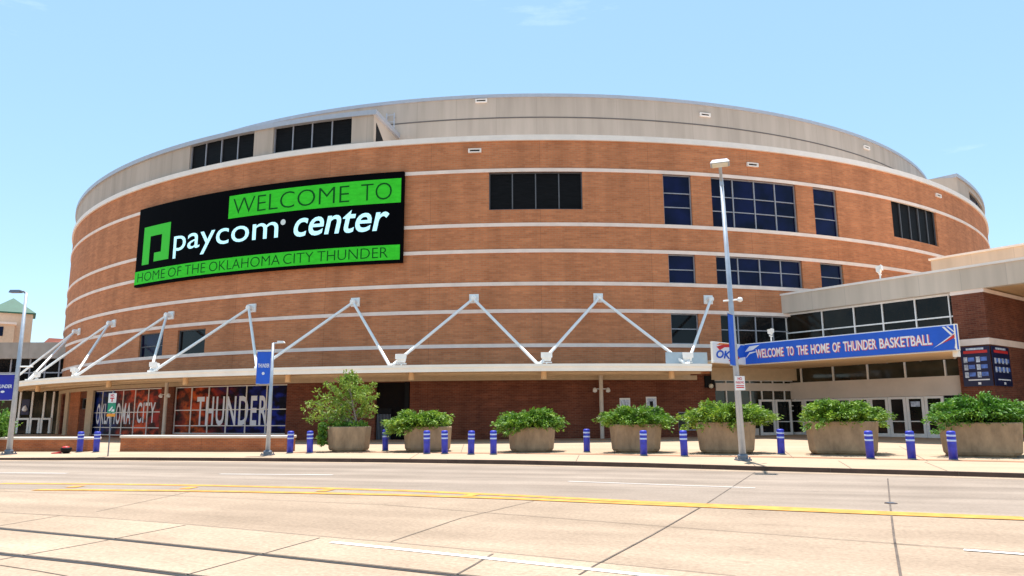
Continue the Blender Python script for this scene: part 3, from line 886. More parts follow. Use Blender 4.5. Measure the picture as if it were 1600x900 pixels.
for p in wn:
    mb = MB(); mb.arc(p - 0.0056, p + 0.0056, ZN - 0.30, ZN + 0.33, RW - 0.02, RW + 0.10)
    br = mb.build('strut_bracket', M['white'], canopy)
    mb = MB(); c = Vector(P(p, ZN, RW + 0.05)); e = Vector(P(p, ZN, RW + 0.55)); mb.tube(c, e, 0.2, n=14); mb.tube(e, Vector(P(p, ZN, RW + 0.62)), 0.2, 0.12, n=14)
    mb.build('strut_pin', M['strut'], br) if False else br
    me_pin = mb.build('strut_pin', M['strut'], canopy)
def strut(pw, pe):
    a = Vector(P(pw, ZN - 0.05, RW + 0.42)); b = Vector(P(pe, ZSOF + 0.34, RW + PE - 0.25))
    mb = MB(); mb.tube(a, b, 0.098, n=12); mb.build('strut', M['strut'], canopy, smooth=False)
for i, pe in enumerate(edges):
    if i == 0:
        strut(wn[1], pe); strut(wn[0], pe)
    else:
        if i < len(wn): strut(wn[i], pe)
        if i + 1 < len(wn): strut(wn[i + 1], pe)
for pe in edges:
    x, y, _z = P(pe, 0, RW + PE - 0.25)
    mb = MB(); mb.obox((x, y), pe, 0.30, 0.24, ZSOF + 0.24, ZSOF + 0.56); mb.build('strut_foot', M['strut'], canopy)
# soffit downlights
for px in (1052, 850, 641, 446, 285, 165, 55):
    p, _ = drum(px, 590, RW + PE - 0.9)
    x, y, _z = P(p, 0, RW + PE - 1.2)
    mb = MB(); mb.tube((x, y, ZSOF + 0.03), (x, y, ZSOF - 0.45), 0.17, 0.19, n=14); mb.build('downlight', M['soffit'], canopy)
# frosted rail over the canopy near the entrance
pa, _ = drum(1040, 560, RW + PE - 0.6); pb, _ = drum(1116, 560, RW + PE - 0.6)
mb = MB(); mb.arc(pa, CA1, ZSOF + 0.28, ZSOF + 1.18, RW + PE - 0.62, RW + PE - 0.56); mb.build('glass_rail', M['frosted'], canopy)

# ---- upper drum, penthouses, roof
ZT = 25.05 + CAMZ
mb = MB(); wall_arc(mb, RU, -R_(180), R_(180), ZC - 0.1, ZT, [])
ud = mb.build('upper_drum', M['precast'], arena, uv=lambda v: (math.atan2(v[0] - CX, CY - v[1]) * RU, v[2] - ZC - 0.1))
zs_ = drum(790, 184, RU)[1]
mb = MB(); mb.arc(-R_(100), R_(100), zs_ - 0.05, zs_ + 0.04, RU - 0.1, RU + 0.03); mb.build('seam_flashing', M['seam'], ud)
mb = MB(); mb.arc(-R_(180), R_(180), ZT - 0.05, ZT + 0.22, RU - 0.3, RU + 0.10); mb.build('coping', M['trim'], ud)
mb = MB()
N = 96
vs = []
for rr, zz in ((RU - 0.25, ZT + 0.1), (RU * .7, ZT + 0.6), (RU * .35, ZT + 0.9)):
    for i in range(N): vs.append(P(2 * PI * i / N, zz, rr))
vs.append((CX, CY, ZT + 1.0))
fs = [(j * N + i, j * N + (i + 1) % N, (j + 1) * N + (i + 1) % N, (j + 1) * N + i) for j in range(2) for i in range(N)] + [(2 * N + i, 2 * N + (i + 1) % N, 3 * N) for i in range(N)]
mb.add(vs, fs); mb.build('roof', M['roof'], arena)

ZP = 22.33 + CAMZ - 0.25
RP = RW - 0.12
pw1 = list(box_px(297, 396, 209, 263, RP)); pw2 = list(box_px(427, 549, 187, 239, RP))
zt = max(pw1[3], pw2[3]); pw1[2] = pw2[2] = ZC + 0.42; pw1[3] = pw2[3] = (pw1[3] + pw2[3]) / 2
PEND = drum(584, 200, RP)[0]
mb = MB(); wall_arc(mb, RP, -R_(100), PEND, ZC + 0.25, ZP, [tuple(pw1), tuple(pw2)])
# end wall running back to the upper drum
mb.add([P(PEND, ZC + 0.25, RP), P(PEND, ZC + 0.25, RU), P(PEND, ZP, RU), P(PEND, ZP, RP)], [(0, 1, 2, 3)])
ph = mb.build('penthouse', M['precast'], arena, uv=drum_uv)
mb = MB(); mb.arc(-R_(100), PEND + 0.004, ZP - 0.02, ZP + 0.34, RU - 0.1, RP + 0.16); mb.build('penthouse_coping', M['trim'], ph)
for h in (pw1, pw2):
    f_ = add_window(tuple(h), 4, [], 'louvre', 'mullion', R=RP)
# dark louvre on the penthouse end wall (triangle)
def endw(t, z): return Vector(P(PEND, z, RP - 0.35 - (RP - RU - 0.6) * t)) + Vector((math.cos(PEND), math.sin(PEND), 0)) * 0.04
mb = MB(); vsx = [endw(0.02, ZC + 0.42), endw(0.60, ZC + 0.42), endw(0.02, ZC + 2.0)]
off = Vector((math.cos(PEND), math.sin(PEND), 0)) * 0.04
mb.add(vsx + [v - off for v in vsx], [(0, 1, 2), (5, 4, 3), (0, 3, 4, 1), (1, 4, 5, 2), (2, 5, 3, 0)])
mb.build('end_louvre', M['black'], ph)
# ladder up the drum beside the penthouse
lp, _ = drum(612, 190, RU)
mb = MB()
for s in (-1, 1):
    mb.tube(P(lp + s * 0.006, ZC + 0.4, RU + 0.28), P(lp + s * 0.006, ZT - 0.9, RU + 0.28), 0.05, n=6)
z = ZC + 0.8
while z < ZT - 1.0:
    mb.tube(P(lp - .006, z, RU + .28), P(lp + .006, z, RU + .28), 0.03, n=6); z += 0.6
for z in (ZC + 2, ZT - 1.2):
    for s in (-1, 1): mb.tube(P(lp + s * .006, z, RU - .02), P(lp + s * .006, z, RU + .28), 0.03, n=6)
mb.build('ladder', M['trim'], ud)
# right penthouse
PR0 = drum(1497, 300, RP)[0]
rz = 21.6 + CAMZ
rw = (drum(1514, 300, RP)[0], PR0 + 0.5, ZC + 0.45, rz - 0.5)
mb = MB(); wall_arc(mb, RP, PR0, R_(110), ZC + 0.25, rz, [rw])
mb.add([P(PR0, ZC + 0.25, RP), P(PR0, rz, RP), P(PR0 - .07, rz, RU - .6), P(PR0 - .07, ZC + 0.25, RU - .6)], [(0, 1, 2, 3)])
mb.add([P(PR0, rz, RP), P(PR0 + .02, rz, RP), P(PR0 + .02, rz, RU - .6), P(PR0 - .07, rz, RU - .6)], [(0, 1, 2, 3)])
ph2 = mb.build('penthouse', M['precast'], arena, uv=drum_uv)
mb = MB(); mb.arc(PR0 - 0.004, R_(110), rz - 0.02, rz + 0.3, RU - 0.1, RP + 0.14); mb.build('penthouse_coping', M['trim'], ph2)
add_window(rw, 5, [], 'navy_glass', 'mullion_dark', R=RP)
# scuppers and wall vents
for x, y, R in ((742, 236, RW), (1175, 258, RW), (1465, 306, RW), (752, 158, RU), (1101, 180, RU), (1353, 231, RU)):
    p, z = drum(x, y, R)
    mb = MB(); w_, h_ = 0.47 / R, 0.15
    mb.arc(p - w_, p + w_, z - h_, z - h_ * .45, R - 0.02, R + 0.14); mb.arc(p - w_, p + w_, z + h_ * .45, z + h_, R - 0.02, R + 0.14)
    mb.arc(p - w_, p - w_ * .75, z - h_ * .45, z + h_ * .45, R - 0.02, R + 0.14); mb.arc(p + w_ * .75, p + w_, z - h_ * .45, z + h_ * .45, R - 0.02, R + 0.14)
    sc = mb.build('scupper', M['cornice'], arena)
    mb = MB(); mb.arc(p - w_ * .75, p + w_ * .75, z - h_ * .45, z + h_ * .45, R - 0.01, R + 0.04); mb.build('scupper_mouth', M['black'], sc)

# ================================================================== VIDEO SCREEN on the drum
sa = drum(222.5, 385)[0]; sb = drum(632.5, 340)[0]
szt = BANDS[0] + 0.10; szb = drum(632, 411)[1] - 0.02
RS = RW + 0.42
screen = thing('video_screen', 'long curved black video screen with green bars mounted on the brick drum wall', 'screen', P((sa + sb) / 2, szb, RS))
mb = MB(); mb.arc(sa, sb, szb, szt, RW + 0.11, RS); mb.build('cabinet', M['screen_black'], screen)
SH = szt - szb
def smap(u, v): return P(sa + (sb - sa) * u, szb + SH * v, RS + 0.025)
def sbar(name, u0, u1, v0, v1, m, r=0.012):
    mb = MB(); mb.arc(sa + (sb - sa) * u0, sa + (sb - sa) * u1, szb + SH * v0, szb + SH * v1, RS - 0.02, RS + r)
    return mb.build(name, M[m], screen)
vt0, vt1 = 0.655, 0.925
def US(px): return (drum(px, 370)[0] - sa) / (sb - sa)
sbar('green_bar', US(361.5), 0.993, vt0, vt1, 'green_led')
sbar('green_bar', 0.0, 0.993, 0.03, 0.192, 'green_led')
for w_, a, b in (('WELCOME', US(368), US(548)), ('TO', US(566), US(614))):
    mb = MB(); lettering(mb, w_, smap, a, b, vt0 + .04, vt1 - .04, offset=-0.014); mb.build('lettering', M['led_dark'], screen)
for w_, a, b in (('HOME', 228.5, 270), ('OF', 274.6, 294.6), ('THE', 300, 331), ('OKLAHOMA', 337, 445), ('CITY', 450, 496), ('THUNDER', 502, 610)):
    mb = MB(); lettering(mb, w_, smap, US(a), US(b), 0.055, 0.168, offset=-0.012); mb.build('lettering', M['led_dark'], screen)
mb = MB(); lettering(mb, 'paycom', smap, US(280), US(440), 0.275, 0.55, offset=0.002); mb.build('lettering', M['white_led'], screen)
mb = MB(); lettering(mb, 'center', smap, US(464), US(611), 0.35, 0.605, shear=0.2, offset=0.013); mb.build('lettering', M['white_led'], screen)
uu, vv = US(447), 0.535
mb = MB(); pts = [smap(uu + .0085 * math.cos(t * PI / 8), vv + .033 * math.sin(t * PI / 8)) for t in range(16)]; mb.add(pts, [tuple(range(16))]); mb.build('registered_dot', M['dim_led'], screen)
# square open 'p' emblem
mb = MB()
def rect(u0, u1, v0, v1):
    mb.arc(sa + (sb - sa) * u0, sa + (sb - sa) * u1, szb + SH * v0, szb + SH * v1, RS - 0.02, RS + 0.012)
L0, L1, V0, V1 = US(233), US(273), 0.265, 0.745
LW = (L1 - L0)
rect(L0, L0 + LW * .27, V0, V1); rect(L0 + LW * .27, L1, V1 - .13, V1); rect(L1 - LW * .29, L1, V0 + .02, V1 - .13); rect(L0 + LW * .46, L1 - LW * .29, V0 + .02, V0 + .13)
mb.build('emblem', M['logo_led'], screen)

# ================================================================== ENTRANCE HALL (right)
hall = thing('entrance_hall', 'flat roofed glass entrance hall with beige fascia and dark brick end block', 'building', W(6, 0, 0.4))
ZF0, ZF1 = 7.27 + CAMZ, 8.56 + CAMZ
mb = MB(); mb.wbox(-0.6, 26, -0.5, 0.0, ZF0, ZF1); mb.build('roof_fascia', M['precast_flat'], hall, uv=wing_uv)
mb = MB(); mb.wbox(-0.8, 26.1, -0.55, 0.08, ZF1 + 0.002, ZF1 + 0.14); mb.build('fascia_coping', M['cornice'], hall)
mb = MB(); mb.wbox(-0.5, 26, -16, -0.51, ZF0 + 0.1, ZF1 - 0.15); mb.build('roof', M['soffit'], hall)
# set-back upper parapet
mb = MB(); mb.wbox(8.75, 30, -14, -4.0, ZF1 - 0.12, 10.15 + CAMZ); ub = mb.build('upper_parapet', M['precast_flat'], hall, uv=wing_uv)
mb = MB(); mb.wbox(8.65, 30, -14, -3.9, 10.153 + CAMZ, 10.28 + CAMZ); mb.build('parapet_coping', M['cornice'], ub)
# interior back wall and glass line
OG = -0.6
SG0, SG1 = -1.9, 11.3
ZSW = 3.30 + CAMZ            # canopy soffit
zb0, zb1 = 1.75 + CAMZ, 2.32 + CAMZ
zd = 1.14 + CAMZ
mb = MB(); mb.wbox(SG0, SG1, OG - 0.06, OG, ZSW, ZF0 + 0.1); up = mb.build('clerestory_glass', M['clerestory'], hall)
mb = MB()
cl_px = [1228, 1285, 1335, 1380, 1432, 1486]
for px in cl_px:
    s, _ = wing(px, 500, OG + .05)
    mb.wbox(s - 0.036, s + 0.036, OG + 0.002, OG + 0.12, ZSW, ZF0 - 0.002)
_, zrail = wing(1490, 494, OG + .05)
mb.wbox(SG0, SG1, OG + 0.002, OG + 0.10, zrail - 0.04, zrail + 0.04)
mb.wbox(SG0, SG1, OG + 0.002, OG + 0.10, ZF0 - 0.12, ZF0 - 0.004)
mb.build('clerestory_mullions', M['alu'], up)
mb = MB(); mb.wbox(SG0, SG1, OG - 0.06, OG, zb1, ZSW - 0.004); lo = mb.build('transom_glass', M['brown_glass'], hall)
mb = MB()
for px in (1125, 1205, 1252, 1302, 1356, 1415, 1478):
    s, _ = wing(px, 585, OG + .05)
    mb = MB(); mb.wbox(s - 0.045, s + 0.045, OG + 0.002, OG + 0.12, zb1 + 0.002, ZSW - 0.008)
    mb.build('mullion', M['alu'], lo)
mb = MB(); mb.wbox(SG0, SG1, OG - 0.06, OG + 0.10, zd + 0.02, zb1); mb.build('door_head_panel', M['door_band'], hall)
# glazed doors, each a door of its own
zg = 0.42
dpx = [1190, 1207, 1233, 1258, 1282, 1307, 1333, 1361, 1390, 1418, 1447, 1478]
sd = [wing(x, 650, OG)[0] for x in dpx]
for i in range(len(sd) - 1):
    a, b = sd[i] + 0.012, sd[i + 1] - 0.012
    st = 0.17
    mb = MB()
    mb.wbox(a, a + st, OG - 0.03, OG + 0.06, zg + .03, zd); mb.wbox(b - st, b, OG - 0.03, OG + 0.06, zg + .03, zd)
    mb.wbox(a + st, b - st, OG - 0.03, OG + 0.06, zd - 0.14, zd); mb.wbox(a + st, b - st, OG - 0.03, OG + 0.06, zg + .03, zg + 0.30)
    dr_ = mb.build('glass_door', M['alu'], hall)
    mb = MB(); mb.wbox(a + st, b - st, OG - 0.01, OG + 0.02, zg + 0.302, zd - 0.142); mb.build('door_pane', M['dark_glass'], dr_)
    mb = MB(); mb.wbox(a + st, b - st, OG + 0.06, OG + 0.10, zg + 1.02, zg + 1.08); mb.build('push_bar', M['alu'], dr_)
    if i in (1, 9):
        mb = MB(); mb.wbox(a + st + .1, b - st - .1, OG + 0.022, OG + 0.028, zd - 0.62, zd - 0.3); mb.build('door_notice', M['poster_pale'], dr_)
mb = MB(); mb.wbox(SG0, sd[0], OG - 0.05, OG, zg, zd + 0.02); mb.wbox(sd[-1], SG1, OG - 0.05, OG, zg, zd + .02); mb.build('side_glass', M['dark_glass'], hall)
mb = MB(); mb.wbox(SG0, SG1, OG - 0.1, OG + 0.2, zg - 0.5, zg + 0.03); mb.build('threshold', M['black'], hall)
# brick end block with stone bands
OB = -0.1
s0b = 11.32
s1b = wing(1541, 500, OB)[0]
zbt = 7.05 + CAMZ
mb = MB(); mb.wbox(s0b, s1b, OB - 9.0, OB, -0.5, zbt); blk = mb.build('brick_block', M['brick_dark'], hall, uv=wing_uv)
mb = MB(); mb.wbox(s0b - 0.02, s1b + 0.05, OB - 9.05, OB + 0.05, zbt + 0.002, zbt + 0.22); mb.build('block_coping', M['stone'], blk)
zm = wing(1540, 533, OB)[1]
mb = MB(); mb.wbox(s0b - 0.02, s1b + 0.05, OB - 9.05, OB + 0.05, zm - 0.19, zm + 0.19); mb.build('stone_band', M['stone'], blk)
# dark glazing seen under the roof beyond the block
mb = MB(); mb.wbox(s1b - .5, 26, -10, -9.3, -0.5, ZF0 + 0.1); mb.build('rear_glass', M['dark_glass'], hall)

# entrance canopy: a slab bent round the corner, white edge, blue banner on it
OC = 6.0
ZB0, ZB1 = 3.27 + CAMZ, 4.66 + CAMZ
e0 = Vector(P(CA1 + 0.002, 0, RW + PE)).to_2d()
e1 = Vector(W(0.95, OC, 0)).to_2d()
e2 = Vector(W(13.9, OC, 0)).to_2d()
e3 = Vector(W(11.25, -0.08, 0)).to_2d()
e4 = Vector(W(-2.0, OG + 0.02, 0)).to_2d()
e5 = Vector(P(CA1 + 0.002, 0, RW + 0.2)).to_2d()
mb = MB()
mb.prism([e0, e1, e2, e3, e4, e5], ZB0 + 0.02, ZB0 + 0.12)
ec = mb.build('entrance_canopy', M['soffit'], hall, fix=True)
def edge_panel(mb, a, b, t0, t1, z0, z1):
    d = (b - a).normalized(); nn = Vector((d.y, -d.x))
    q = [a + nn * t0, b + nn * t0, b + nn * t1, a + nn * t1]
    mb.hexa([(p.x, p.y, z0) for p in (q[3], q[2], q[1], q[0])] + [(p.x, p.y, z1) for p in (q[3], q[2], q[1], q[0])])
def seg_n(a, b):
    d = (b - a).normalized(); return Vector((d.y, -d.x))
mb = MB(); edge_panel(mb, e0, e1, -0.14, 0.0, ZB0, ZB1 - 0.05); edge_panel(mb, e1, e2, -0.14, 0.0, ZB0, ZB1); edge_panel(mb, e2, e3, -0.14, 0.0, ZB0, ZB1)
mb.build('canopy_edge', M['fascia'], ec, fix=True)
mb = MB(); mb.prism([e0, e1, e2, e3, e4, e5], ZB0 + 0.123, ZB0 + 0.2); mb.build('canopy_roof', M['roof'], ec, fix=True)
mb = MB()
p = W(13.55, OC - 0.5, 0); mb.obox((p[0], p[1]), 0.6, 0.3, 0.25, ZB0 - 0.28, ZB0 + 0.02); mb.build('soffit_lamp', M['white'], ec)

banner = thing('banner', 'long blue banner across the entrance canopy reading WELCOME TO THE HOME OF THUNDER BASKETBALL', 'banner', W(7, OC, ZB0))
mb = MB(); edge_panel(mb, e1, e2, 0.004, 0.03, ZB0 + 0.06, ZB1 - 0.06); mb.build('banner_cloth', M['banner_blue'], banner, fix=True)
n12 = seg_n(e1, e2)
def bmap(u, v):
    q = e1.lerp(e2, u) + n12 * 0.05
    return (q.x, q.y, ZB0 + 0.06 + (ZB1 - ZB0 - 0.12) * v)
def bmap2(u, v):
    q = e1.lerp(e2, u) + n12 * 0.042
    return (q.x, q.y, ZB0 + 0.06 + (ZB1 - ZB0 - 0.12) * v)
# word spans read off the photo
def ub(px): return (wing(px, 540, OC)[0] - 0.95) / (13.9 - 0.95)
words = [('WELCOME', 1181, 1224), ('TO', 1229, 1240), ('THE', 1245, 1262), ('HOME', 1267, 1296), ('OF', 1301, 1313), ('THUNDER', 1318, 1370), ('BASKETBALL', 1375, 1457)]
for w_, a, b in words:
    mb = MB(); lettering(mb, w_, bmap, ub(a), ub(b), .27, .72, offset=0.018)
    lt = mb.build('lettering', M['pinkwhite'], banner)
    mb = MB(); lettering(mb, w_, bmap2, ub(a) + .0035, ub(b) + .0035, .245, .70, offset=0.024)
    mb.build('letter_edge', M['letter_red'], lt)
def shape(mb, mp_, pts): mb.add([mp_(*p) for p in pts], [tuple(range(len(pts)))])
for pts in ([(.905, .12), (.99, .55), (.99, .68)], [(.945, .97), (.955, .97), (.992, .52), (.992, .40)], [(.962, .97), (.97, .97), (.992, .72), (.992, .66)], [(.985, .05), (.992, .05), (.992, .4)],
            [(.0, .62), (.05, .70), (.09, .93), (.03, .9)], [(.0, .25), (.03, .5), (.085, .62), (.03, .6)]):
    mb = MB(); shape(mb, bmap2, pts); mb.build('streak', M['banner_white'], banner)
mb = MB(); shape(mb, bmap, [(.935, .26), (.991, .49), (.991, .64)]); mb.build('red_streak', M['red'], banner)

emb = thing('emblem_banner', 'short blue banner with a red, white and blue team emblem beside the tall lamp post', 'banner', (e0.x, e0.y, ZB0))
n01 = seg_n(e0, e1)
mb = MB(); edge_panel(mb, e0, e1, 0.004, 0.03, ZB0 + 0.03, ZB1 - 0.08); mb.build('banner_cloth', M['banner_white'], emb, fix=True)
def emap(t):
    def f(u, v):
        q = e0.lerp(e1, u) + n01 * (0.035 + t)
        return (q.x, q.y, ZB0 + 0.03 + (ZB1 - ZB0 - 0.11) * v)
    return f
mb = MB(); shape(mb, emap(.004), [(.48, .02), (.75, .3), (1, .4), (1, .98), (.86, .98), (.70, .62)]); mb.build('blue_field', M['banner_blue'], emb)
mb = MB(); shape(mb, emap(.01), [(.10, .78), (.32, .92), (.62, .95), (.62, .84), (.34, .78), (.2, .62)]); shape(mb, emap(.01), [(.45, .12), (.62, .05), (.80, .30), (.72, .48), (.58, .40)]); mb.build('red_swoosh', M['red'], emb)
mb = MB(); shape(mb, emap(.012), [(.10, .86), (.2, .97), (.5, .99), (.55, .95), (.3, .91)]); mb.build('orange_swoosh', M['orange'], emb)
mb = MB(); lettering(mb, 'OKC', emap(.016), .08, .72, .22, .62, shear=.25, offset=.03); mb.build('lettering', M['banner_blue'], emb)

# poster boards round the corner of the brick block
def board(name, label, fm, w, h, cols):
    t = thing(name, label, 'poster', fm(0.5, 0, 0))
    def slab(u0, u1, v0, v1, d0, d1):
        mb.hexa([fm(u0, v0, d1), fm(u1, v0, d1), fm(u1, v0, d0), fm(u0, v0, d0), fm(u0, v1, d1), fm(u1, v1, d1), fm(u1, v1, d0), fm(u0, v1, d0)])
    mb = MB(); slab(0, 1, 0, 1, 0.06, 0.10); mb.build('board', M['poster_navy'], t, fix=True)
    mb = MB(); slab(.10, .92, .83, .90, .101, .105); mb.build('red_bar', M['red'], t, fix=True)
    mb = MB()
    slab(.2, .8, .915, .965, .101, .105)
    mb.build('heading', M['poster_pale'], t, fix=True)
    for r in range(3 if cols == 2 else 2):
        for c in range(cols):
            u = .08 + .86 * c / cols; v = (.60 - .19 * r) if cols == 2 else (.56 - .22 * r)
            mb = MB(); slab(u, u + .13 if cols == 2 else u + .10, v, v + .14, .101, .105); mb.build('picture', M['poster_pale'], t, fix=True)
            u += .15 if cols == 2 else .11
            mb = MB(); slab(u, u + (.22 if cols == 2 else .10), v + .03, v + .13, .101, .105); mb.build('picture', M['poster_blue'], t, fix=True)
    mb = MB(); slab(.18, .90, .145, .175, .101, .105); slab(.5, .6, .04, .10, .101, .105); mb.build('caption_bar', M['banner_white'], t, fix=True)
zp1, zp0 = wing(1547, 540, OB)[1], wing(1530, 603.5, OB)[1]
sp0 = wing(1504, 570, OB)[0]
def fm1(u, v, d):
    return W(sp0 + (s1b + 0.02 - sp0) * u, OB + d, zp0 + (zp1 - zp0) * v)
board('poster_board', 'navy poster board with two columns of pictures on the left face of the brick block', fm1, 1, 1, 2)
def fm2(u, v, d):
    return W(s1b + d, OB - 0.02 - 2.45 * u, zp0 + (zp1 - zp0) * v)
board('poster_board', 'navy poster board with picture rows on the right hand face of the brick block', fm2, 1, 1, 4)

# ================================================================== FLOODLIGHTS
def floodlight(px, py, anchor, base_z, label, size=0.62, post=0.0, yaw=0.0, tilt=0.5):
    t = thing('floodlight', label, 'floodlight', anchor, 'white floodlights aimed up at the arena')
    mb = MB(); mb.tube((0, 0, 0), (0, 0, 0.25 + post), 0.05, n=8); mb.box(-size * .5, size * .5, -0.04, 0.04, 0.2 + post, 0.27 + post)
    o = mb.build('bracket', M['white'], t, loc=(0, 0, 0)); o.rotation_euler.z = yaw
    s = size / 2; z0 = 0.28 + post
    mb = MB(); mb.hexa([(-s * .8, -s * .10, z0 + size * .04), (s * .8, -s * .10, z0 + size * .04), (s * .7, s * .55, z0 + .10), (-s * .7, s * .55, z0 + .10), (-s, -s * .40, z0 + size * .78), (s, -s * .40, z0 + size * .78), (s * .9, s * .6, z0 + size * .70), (-s * .9, s * .6, z0 + size * .70)])
    mb.hexa([(-s * 1.06, -s * .50, z0 + size * .36), (s * 1.06, -s * .50, z0 + size * .36), (s * 1.06, -s * .36, z0 + size * .38), (-s * 1.06, -s * .36, z0 + size * .38), (-s * 1.06, -s * .52, z0 + size * .86), (s * 1.06, -s * .52, z0 + size * .86), (s * 1.06, -s * .40, z0 + size * .86), (-s * 1.06, -s * .40, z0 + size * .86)])
    o = mb.build('housing', M['white'], t, loc=(0, 0, 0)); o.rotation_euler.z = yaw
    mb = MB(); mb.hexa([(-s * .85, -s * .34, z0 + size * .785), (s * .85, -s * .34, z0 + size * .785), (s * .8, s * .5, z0 + size * .715), (-s * .8, s * .5, z0 + size * .715), (-s * .85, -s * .34, z0 + size * .81), (s * .85, -s * .34, z0 + size * .81), (s * .8, s * .5, z0 + size * .74), (-s * .8, s * .5, z0 + size * .74)])
    o = mb.build('lens', M['lens'], t, loc=(0, 0, 0)); o.rotation_euler.z = yaw
fl = [(1074, 'white floodlight on the canopy just left of the emblem banner'),
      (854, 'white floodlight on the canopy where two struts meet, above the fourth planter side'),
      (627, 'white floodlight on the canopy where two struts meet, above the small dark service door'),
      (242, 'white floodlight on the canopy above the red window reading CITY'),
      (118, 'white floodlight on the canopy edge near the left end of the drum'),
      (60, 'white floodlight at the far left end of the canopy behind crossing struts')]
for px, lab in fl:
    p = drum(px, 565, RW + PE - 0.55)[0]
    floodlight(px, 0, P(p, ZSOF + 0.26, RW + PE - 0.55), 0, lab, 0.66, 0.05, p)
q = W(wing(1205, 530, OC - .4)[0], OC - 0.4, ZB0 + 0.2)
floodlight(0, 0, q, 0, 'white floodlight on a short post rising above the blue entrance banner', 0.5, 1.35, 0.9)
s_ = wing(1376, 440, -0.3)[0]
floodlight(0, 0, W(s_, -0.3, ZF1 + 0.12), 0, 'white floodlight on a short post on the beige roof edge', 0.62, 0.15, 0.9)

# notices on the wall
for x, y0, y1, lab in ((976, 622, 642, 'pale blue notice on the dark brick wall, plain and lower, behind the shrub'), (1017, 620, 644, 'pale notice with a dark mark on the brick wall, right of the plain one')):
    p, zt_ = drum(x, y0); _, zb_ = drum(x, y1 + 8)
    t = thing('wall_notice', lab, 'notice', P(p, zb_, RW), 'notices on the brick wall')
    mb = MB(); mb.arc(p - 0.0062, p + 0.0062, zb_, zt_, RW + 0.01, RW + 0.06); mb.build('notice_frame', M['alu'], t)
    mb = MB(); mb.arc(p - 0.0053, p + 0.0053, zb_ + .05, zt_ - .1, RW + 0.06, RW + 0.07); mb.build('notice_sheet', M['poster_pale'], t)
    if x > 1000:
        mb = MB(); mb.arc(p - 0.002, p + 0.002, zb_ + .45, zt_ - .3, RW + 0.07, RW + 0.075); mb.build('dark_mark', M['black'], t)
p, z = drum(1108, 600)
t = thing('wall_lamp', 'small black wall lamp with a pale globe beside the entrance glazing', 'lamp', P(p, z, RW))
mb = MB(); mb.arc(p - .006, p + .006, z - .25, z + .55, RW + .005, RW + .14); mb.build('back_plate', M['black'], t)
c = P(p, z - .15, RW + .28)
mb = MB(); mb.lathe(c, [(.02, -.17), (.12, -.12), (.17, 0), (.12, .12), (.02, .17)], 12); mb.build('globe', M['lens'], t, smooth=True)

# ================================================================== BACKGROUND LEFT
YA = 73.0
zt_ = on_y(40, 535, YA).z; zf_ = on_y(40, 560, YA).z
xr = on_y(104, 560, YA).x + 8
annex = thing('lobby_building', 'low lobby building with beige fascia and dark glass left of the brick drum', 'building', (-52, YA, 0.5))
mb = MB(); mb.box(-85, xr, YA, YA + 14, zf_, zt_); mb.build('roof_fascia', M['annex'], annex)
mb = MB(); mb.box(-84, xr - .1, YA + 0.8, YA + 13, 0, zf_ - 0.004); mb.build('wall', M['dark_void'], annex)
mb = MB(); mb.box(-83, xr - .2, YA + 0.70, YA + 0.79, 3.2, zf_ - 0.01); gl = mb.build('upper_glass', M['dark_glass'], annex)
mb = MB()
for px in (16, 46, 70, 92):
    x = on_y(px, 580, YA + .6).x; mb.box(x - .06, x + .06, YA + 0.58, YA + 0.69, 3.2, zf_ - 0.02)
zz = on_y(20, 582, YA).z; mb.box(-83, xr - .3, YA + .6, YA + .68, zz - .06, zz + .06)
mb.build('mullions', M['mullion'], gl)
# lower lobby glazing with pale door frames
z625, z650, z681 = on_y(60, 620, YA).z, on_y(60, 653, YA).z, 0.55
mb = MB(); mb.box(on_y(-40, 640, YA).x, on_y(92, 640, YA).x, YA + .3, YA + .36, z681, z625 + .5); gl2 = mb.build('lobby_glass', M['brown_glass'], annex)
mb = MB()
for px in (28, 47, 66, 80):
    x = on_y(px, 640, YA).x; mb.box(x - .09, x + .09, YA + .18, YA + .29, z681, z625 + .5)
mb.build('lobby_mullions', M['alu'], gl2)
for i, (pa_, pb_) in enumerate(((24, 44), (45, 61), (62, 78))):
    xa, xb = on_y(pa_, 665, YA).x, on_y(pb_, 665, YA).x
    mb = MB(); mb.box(xa, xa + .2, YA + .05, YA + .17, z681, z650); mb.box(xb - .2, xb, YA + .05, YA + .17, z681, z650); mb.box(xa + .2, xb - .2, YA + .05, YA + .17, z650 - .18, z650)
    d_ = mb.build('glass_door', M['white'], annex)
    mb = MB(); mb.box(xa + .2, xb - .2, YA + .09, YA + .13, z681, z650 - .182); mb.build('door_pane', M['dark_glass'], d_)
x0, x1 = on_y(31, 640, YA - .1).x, on_y(43, 640, YA - .1).x
za, zb_ = on_y(37, 648, YA).z, on_y(37, 624, YA).z
t = thing('window_sign', 'dark poster with a pale figure in the lobby window at far left', 'poster', (x0, YA, za))
mb = MB(); mb.box(x0, x1, YA + .10, YA + .16, za, zb_); mb.build('sheet', M['poster_navy'], t)
mb = MB(); xm_ = (x0 + x1) / 2; mb.lathe((xm_, YA + .08, za + .5), [(.02, -.2), (.22, -.12), (.26, .05), (.14, .3), (.02, .4)], 10); mb.build('pale_figure', M['banner_white'], t)

